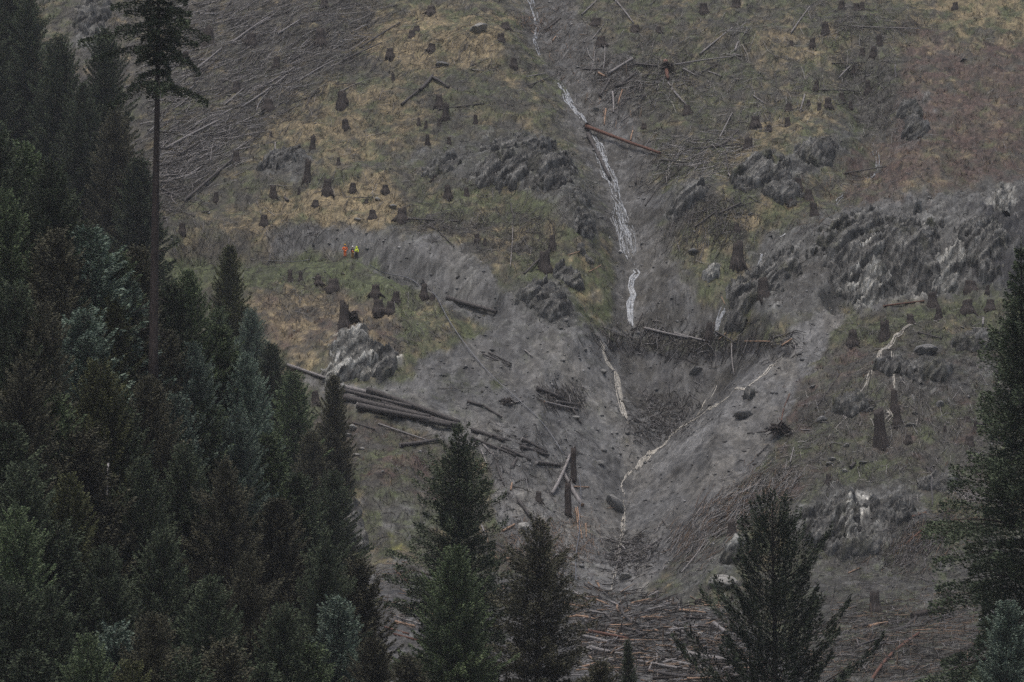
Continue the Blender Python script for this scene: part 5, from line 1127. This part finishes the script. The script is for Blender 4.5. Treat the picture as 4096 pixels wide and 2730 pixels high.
def conifer(H, base, Rmax, shape, rise, droop, whorl, per, seed, tw=1.0, fan=.34, el=.42, ragged=.3, trunk_r=None, pine=False, upt=.28, hang=.12):
    rs = np.random.RandomState(seed)
    B = []                                      # branches: z, azimuth, length
    z = H * base
    while z < H * .985:
        f = (z / H - base) / (1 - base)
        L = Rmax * (1 - f) ** shape * (1 if f > .12 else .6 + .4 * f / .12) + .12
        n = per if f < .9 else 4
        a0 = rs.uniform(0, 6.28); wl = rs.uniform(1 - ragged, 1 + ragged * .6)
        for k in range(n):
            B.append((z + rs.uniform(-.12, .12), a0 + 6.283 * k / n + rs.uniform(-.35, .35), L * wl * rs.uniform(1 - ragged, 1 + ragged * .5), f))
        z += whorl * (1 - .55 * f) * rs.uniform(.75, 1.25)
    B = np.array(B); nb = len(B)
    P, D, TW, TN, SZ = [], [], [], [], []
    limb = MB(); limb_n = 0
    for (bz, az, L, f) in B:
        r_ = rise + .55 * f ** 1.5 * (1 + .6 * f); dr = droop * (1 - f)
        ca, sa = math.cos(az), math.sin(az)
        def path(s): return np.stack([ca * L * s, sa * L * s, bz + L * (r_ * s - dr * s * s * 1.2 + (upt * s ** 3 if not pine else .45 * s ** 3))], -1)
        n = int((20 + 52 * L) * tw)
        s = np.clip(rs.beta(1.6, 1.0, n), .08, 1.0)
        if pine: s = np.clip(.3 + .7 * rs.beta(2.0, 1.0, n), 0, 1.02)
        w = (fan * L * (1.05 - s) + .16) * (1 if not pine else .8)
        lat = rs.uniform(-1, 1, n) * w; 
        p = path(s - np.abs(lat) * .25 / max(L, .3))
        p[:, 0] += -sa * lat; p[:, 1] += ca * lat; p[:, 2] += rs.normal(0, .06 if not pine else .2, n) - np.abs(lat) * .22 - np.abs(rs.normal(0, 1, n)) * hang * np.minimum(1, L / 3)
        sg = np.sign(lat)
        d = np.stack([ca * .75 - sa * sg * .62, sa * .75 + ca * sg * .62, rs.normal(.12 if not pine else .5, .3, n)], -1)
        d /= np.linalg.norm(d, axis=1)[:, None]
        P.append(p); D.append(d); tone = np.clip(rs.normal(.42, .16) + rs.normal(0, .22, n) + .12 * (s > .85), 0, 1); TN.append(tone)
        SZ.append(el * .74 * rs.uniform(.6, 1.3, n) * (.6 + .4 * (1 - f)))
        if L > .5:
            q = path(np.array([0, .4, .8])); limb.tube([tuple(v) for v in q], [.012 + .012 * L, .008 + .008 * L, .006], 3, cap=False)
    # leader
    n = 26; zz = rs.uniform(H * .965, H, n); az = rs.uniform(0, 6.28, n)
    P.append(np.stack([0 * zz, 0 * zz, zz], -1)); D.append(np.stack([np.cos(az) * .5, np.sin(az) * .5, .8 + 0 * zz], -1)); TN.append(rs.uniform(.4, .9, n)); SZ.append(np.full(n, .22))
    P = np.concatenate(P); D = np.concatenate(D); TN = np.concatenate(TN); SZ = np.concatenate(SZ); n = len(P)
    rnd = rs.normal(size=(n, 3)); S = np.cross(D, rnd); S /= np.linalg.norm(S, axis=1)[:, None] + 1e-6
    wd = SZ * (.2 if not pine else .16)
    V = np.stack([P, P + D * (SZ * .5)[:, None] + S * wd[:, None], P + D * SZ[:, None] + np.array([0, 0, 1]) * (SZ * .1)[:, None], P + D * (SZ * .5)[:, None] - S * wd[:, None]], 1)
    F = np.arange(n * 4).reshape(-1, 4)
    cm = mesh_np('crown', V.reshape(-1, 3), F, [FM['dark']], ('tone', np.repeat(TN, 4)[:, None].repeat(3, 1)))
    tr = trunk_r or .014 * H
    tb = MB(); k = 14; tb.tube([(math.sin(i * .7) * .05, math.cos(i * .5) * .05, H * .99 * i / (k - 1) - (1 if i == 0 else 0)) for i in range(k)], [tr * (1.2 if i == 0 else 1) * (1 - i / (k - 1)) ** .8 + .015 for i in range(k)], 10, jit=.04)
    q = 0
    while q < 26 and base > .12:                # dead limbs under the crown
        zz = H * rs.uniform(.06, base); a = rs.uniform(0, 6.28); l = rs.uniform(.4, 1.6) * (1 + 1.2 * zz / (H * base))
        limb.tube([(0, 0, zz), (math.cos(a) * l * .6, math.sin(a) * l * .6, zz - .08 * l), (math.cos(a) * l, math.sin(a) * l, zz - .3 * l)], [.045, .03, .012], 4, cap=False); q += 1
    print('conifer', seed, nb, n)
    return tb.mesh('trunk', M['trunk']), limb.mesh('limbs', M['trunk']), cm, H
TP = dict(
  spruce=[conifer(27, .12, 6.3, .66, .10, .28, .66, 7, s, 1.7) for s in (1, 2, 3)],
  slim=[conifer(20, .06, 4.3, .66, .26, .14, .55, 7, s, 1.6) for s in (5, 6)],
  fir=[conifer(30, .10, 7.6, .72, .16, .36, .8, 7, s, 1.7, ragged=.5, fan=.33, upt=.12, hang=.32) for s in (8, 9)],
  pine=[conifer(22, .05, 7.2, .66, .16, .10, .8, 6, 11, 1.15, fan=.42, el=.5, ragged=.42, pine=True)],
  edge=[conifer(44, .1, 11.5, 1.1, .02, .36, 1.15, 7, 12, 1.9, fan=.4, ragged=.5, el=.5, upt=.04, hang=.55)],
  tall=[conifer(47, .59, 5.3, .35, .02, .42, .85, 6, 14, 2.0, hang=.32, upt=.1, fan=.32, ragged=.8, trunk_r=.42)],
  young=[conifer(12, .03, 2.0, .8, .5, .02, .4, 6, 16, 1.3, el=.32)])
USED = {}
def tree(kind, X, Y, H, col, look, group='conifers of the dark forest', label=None, lean=0, wide=1.0, D=None):
    L = TP[kind]; USED[kind] = USED.get(kind, 0) + 1
    tb, lb, cm, H0 = L[USED[kind] % len(L)]
    a, b, c = ray(X, Y)
    if D is None:
        T = np.arange(190, 600, 1.0); dd = c * T - H - hgrid(a * T, b * T); k = np.argmax(dd < 0)
        if not (dd < 0).any(): k = int(np.argmin(dd))
        D = T[k]
    x, y = a * D, b * D; z = c * D - H
    t = empty({'pine': 'pine_tree'}.get(kind, 'conifer_tree'), (x, y, z)); t.rotation_euler = (random.uniform(-.02, .02), lean, random.uniform(0, 6.28))
    s = H / H0
    for nm, me in (('trunk', tb), ('limbs', lb), ('crown', cm)):
        o = link(nm, me, t); o.scale = (s * wide, s * wide, s)
        if nm == 'crown':
            o.material_slots[0].link = 'OBJECT'; o.material_slots[0].material = FM[col]
    gz = hz(x, y)
    if z > gz + .5: print('FLOAT', kind, X, Y, round(D), 'gap', round(z - gz, 1))
    if z > gz: 
        pass
    reg(t, look, 'pine tree' if kind == 'pine' else 'conifer tree', X, Y + 60, group, label)
    return t
T = tree
TREES = [ # kind, tip x, tip y, height, colour, wide
 ('spruce', 40, -150, 30, 'dark', 1), ('spruce', -60, 60, 30, 'dark', 1), ('spruce', 238, 140, 30, 'dark', .95), ('spruce', 434, 115, 29, 'dark', .9), ('fir', 130, -60, 28, 'dark', .9), ('spruce', 330, 330, 27, 'dark', .9), ('slim', 96, 570, 24, 'green', 1.0),
 ('spruce', 470, 440, 26, 'brown', 1.0), ('spruce', -20, 500, 28, 'dark', 1), ('spruce', 200, 640, 27, 'dark', 1), ('slim', 560, 640, 22, 'dark', 1.2), ('spruce', 20, 760, 26, 'green', 1), ('slim', 232, 915, 22, 'brown', 1.2), ('slim', 369, 915, 22, 'blue', 1.5), ('slim', 464, 1010, 21, 'green', 1.2),
 ('slim', 553, 990, 20, 'brown', 1), ('spruce', 161, 1215, 25, 'brown', .9), ('slim', 336, 1240, 22, 'blue', 1.3), ('slim', 512, 1130, 20, 'blue', 1.1), ('spruce', 756, 1078, 22, 'green', .9), ('slim', 690, 1130, 19, 'dark', 1.1), ('slim', 916, 985, 17, 'olive', 1), ('slim', 870, 1230, 17, 'green', 1.1), ('spruce', 1011, 1235, 20, 'blue', .9),
 ('spruce', 773, 1375, 22, 'blue', .9), ('slim', 875, 1310, 20, 'green', 1.2), ('spruce', 994, 1410, 22, 'blue', .9), ('slim', 577, 1275, 20, 'brown', 1.2), ('slim', 663, 1325, 20, 'brown', 1), ('slim', 450, 1200, 19, 'olive', 1), ('slim', 1172, 1490, 19, 'green', 1.2), ('slim', 1339, 1500, 16, 'brown', .9), ('slim', 1080, 1380, 18, 'dark', 1.1),
 ('spruce', 60, 1130, 26, 'dark', 1), ('spruce', 90, 1450, 25, 'brown', 1), ('slim', 220, 1590, 20, 'green', 1.3), ('spruce', 607, 1500, 24, 'brown', 1), ('spruce', 420, 1440, 24, 'olive', 1), ('slim', 700, 1580, 20, 'blue', 1.1), ('slim', 820, 1600, 19, 'green', 1.2), ('spruce', 940, 1640, 21, 'blue', 1), ('slim', 1071, 1740, 18, 'green', 1.2), ('slim', 1250, 1720, 17, 'brown', 1.1),
 ('spruce', 1330, 1880, 19, 'dark', 1.1), ('slim', 1180, 1900, 18, 'dark', 1.3), ('spruce', 107, 1855, 25, 'dark', 1.0), ('spruce', 262, 1900, 24, 'olive', .9), ('fir', 916, 1830, 26, 'brown', 1.0), ('spruce', 565, 1830, 24, 'dark', .9), ('spruce', 740, 1780, 23, 'dark', .9), ('spruce', 83, 2035, 24, 'green', 1), ('slim', 208, 2090, 22, 'dark', 1.2), ('slim', 1112, 2000, 19, 'brown', 1.3),
 ('fir', 1290, 2120, 22, 'dark', .9), ('spruce', 440, 2180, 23, 'dark', 1), ('spruce', 650, 2120, 23, 'dark', 1), ('slim', 1357, 2390, 17, 'blue', 1.2), ('slim', 1421, 2240, 18, 'brown', 1.3), ('spruce', 345, 2545, 22, 'green', .9), ('spruce', 616, 2450, 23, 'brown', 1), ('slim', 452, 2500, 20, 'blue', 1.2), ('slim', 119, 2610, 20, 'dark', 1.2), ('spruce', 30, 2330, 23, 'dark', 1),
 ('spruce', 520, 2650, 22, 'olive', .9), ('fir', 1000, 2200, 24, 'brown', .9), ('spruce', 820, 2300, 23, 'dark', 1), ('spruce', 1130, 2420, 21, 'dark', 1), ('slim', 880, 2560, 20, 'brown', 1.2), ('slim', 1240, 2580, 18, 'green', 1.2), ('slim', 740, 2640, 20, 'dark', 1.2), ('slim', 1480, 2560, 16, 'brown', 1.2), ('spruce', 200, 2350, 23, 'dark', 1), ('slim', 1050, 2660, 18, 'dark', 1.2), ('slim', 10, 1700, 22, 'dark', 1.4), ('slim', 330, 1720, 21, 'brown', 1.3), ('slim', 480, 1640, 21, 'dark', 1.3), ('slim', 1640, 2620, 15, 'brown', 1.1)]
CN = dict(dark='dark green', blue='blue-green', green='mid green', brown='brown-green', olive='olive green', pine='deep green')
KN = dict(spruce='broad spruce', slim='slender conifer', fir='ragged fir')
for kd, X, Y, H, cl, wd in TREES:
    T(kd, X, Y, H, cl, CN[cl] + ' ' + KN[kd], wide=wd)
T('tall', 640, -520, 47, 'dark', '', label='tallest tree with a long bare reddish trunk and high crown at upper left', D=335)
T('fir', 1837, 1690, 30, 'dark', '', group='trees standing in front of the slide', label='tallest dark fir in the middle with a pointed top and drooping limbs', wide=.95, D=318)
T('spruce', 1820, 2180, 21, 'green', '', group='trees standing in front of the slide', label='green young spruce in front of the tallest middle fir', wide=1.1, D=300)
T('fir', 2147, 2065, 26, 'brown', '', group='trees standing in front of the slide', label='brownish fir at the right of the tallest middle fir', wide=1.15, D=305)
T('pine', 3089, 2010, 23, 'pine', '', group='trees standing in front of the slide', label='rounded dark pine with many upright tufts at lower right', D=300)
T('edge', 4092, 960, 43, 'dark', '', group='trees standing in front of the slide', label='huge dark fir cut off by the right edge with long drooping limbs', D=285)
T('slim', 4023, 2410, 14, 'blue', '', group='trees standing in front of the slide', label='small blue-green spruce top in front of the right edge fir', D=262, wide=1.2)
T('young', 2516, 2560, 7, 'dark', '', group='trees standing in front of the slide', label='small dark young conifer top at the bottom beside the log jam', D=330)
T('slim', 2400, 2640, 12, 'brown', '', group='trees standing in front of the slide', label='short brownish conifer top at the bottom right of the brownish fir', D=300, wide=1.3)
# dead white trunk in the forest
def bare(X, Y0, Y1, w, D, label, m='birch'):
    a, b, c = ray(X, Y0); top = Vector((a * D, b * D, c * D)); g_ = hz(a * D, b * D); s = ppm(top); r = w / s / 2
    t = empty('dead_tree', (top.x, top.y, g_)); Hh = top.z - g_
    mb = MB(); k = 16; mb.tube([(.5 * math.sin(i * .35) * (1 - i / k), 0, Hh * i / (k - 1)) for i in range(k)], [r * (1.9 - 1.1 * i / k) for i in range(k)], 8, jit=.12)
    link('trunk', mb.mesh('trunk', M[m]), t)
    lb = MB()
    for q in range(14):
        z = Hh * random.uniform(.4, .97); an = random.uniform(0, 6.28); l = random.uniform(.3, 1.0); lb.tube([(0, 0, z), (math.cos(an) * l, math.sin(an) * l, z + .2 * l)], [.05, .015], 4)
    link('limbs', lb.mesh('limbs', M[m]), t)
    reg(t, '', 'dead tree', X, Y0, label=label)
bare(434, 1852, 2125, 9, 305, 'bare dead white trunk standing among the dark conifers at lower left')

# ---------------------------------------------------------------- rainy air
hm = bpy.data.materials.new('rain_haze'); hm.use_nodes = True; hn = hm.node_tree
for n_ in list(hn.nodes):
    if n_.type != 'OUTPUT_MATERIAL': hn.nodes.remove(n_)
pv = hn.nodes.new('ShaderNodeVolumePrincipled'); pv.inputs['Color'].default_value = (.90, .94, 1, 1); pv.inputs['Density'].default_value = .00009
hn.links.new(pv.outputs[0], [n_ for n_ in hn.nodes if n_.type == 'OUTPUT_MATERIAL'][0].inputs['Volume'])
zt = float(Z.max()) + 25; zb = float(Z.min()) - 1
hv = [(x, y, z) for z in (zb, zt) for y in (gy[0] - 5, gy[-1] + 5) for x in (gx[0] - 5, gx[-1] + 5)]
me = bpy.data.meshes.new('haze'); me.from_pydata(hv, [], [(0, 2, 3, 1), (4, 5, 7, 6), (0, 1, 5, 4), (2, 6, 7, 3), (0, 4, 6, 2), (1, 3, 7, 5)]); me.materials.append(hm)
hz_ = link('haze', me); hz_['kind'] = 'stuff'; hz_['label'] = 'thin grey rain haze over the valley'; hz_['category'] = 'haze'
finish_labels()
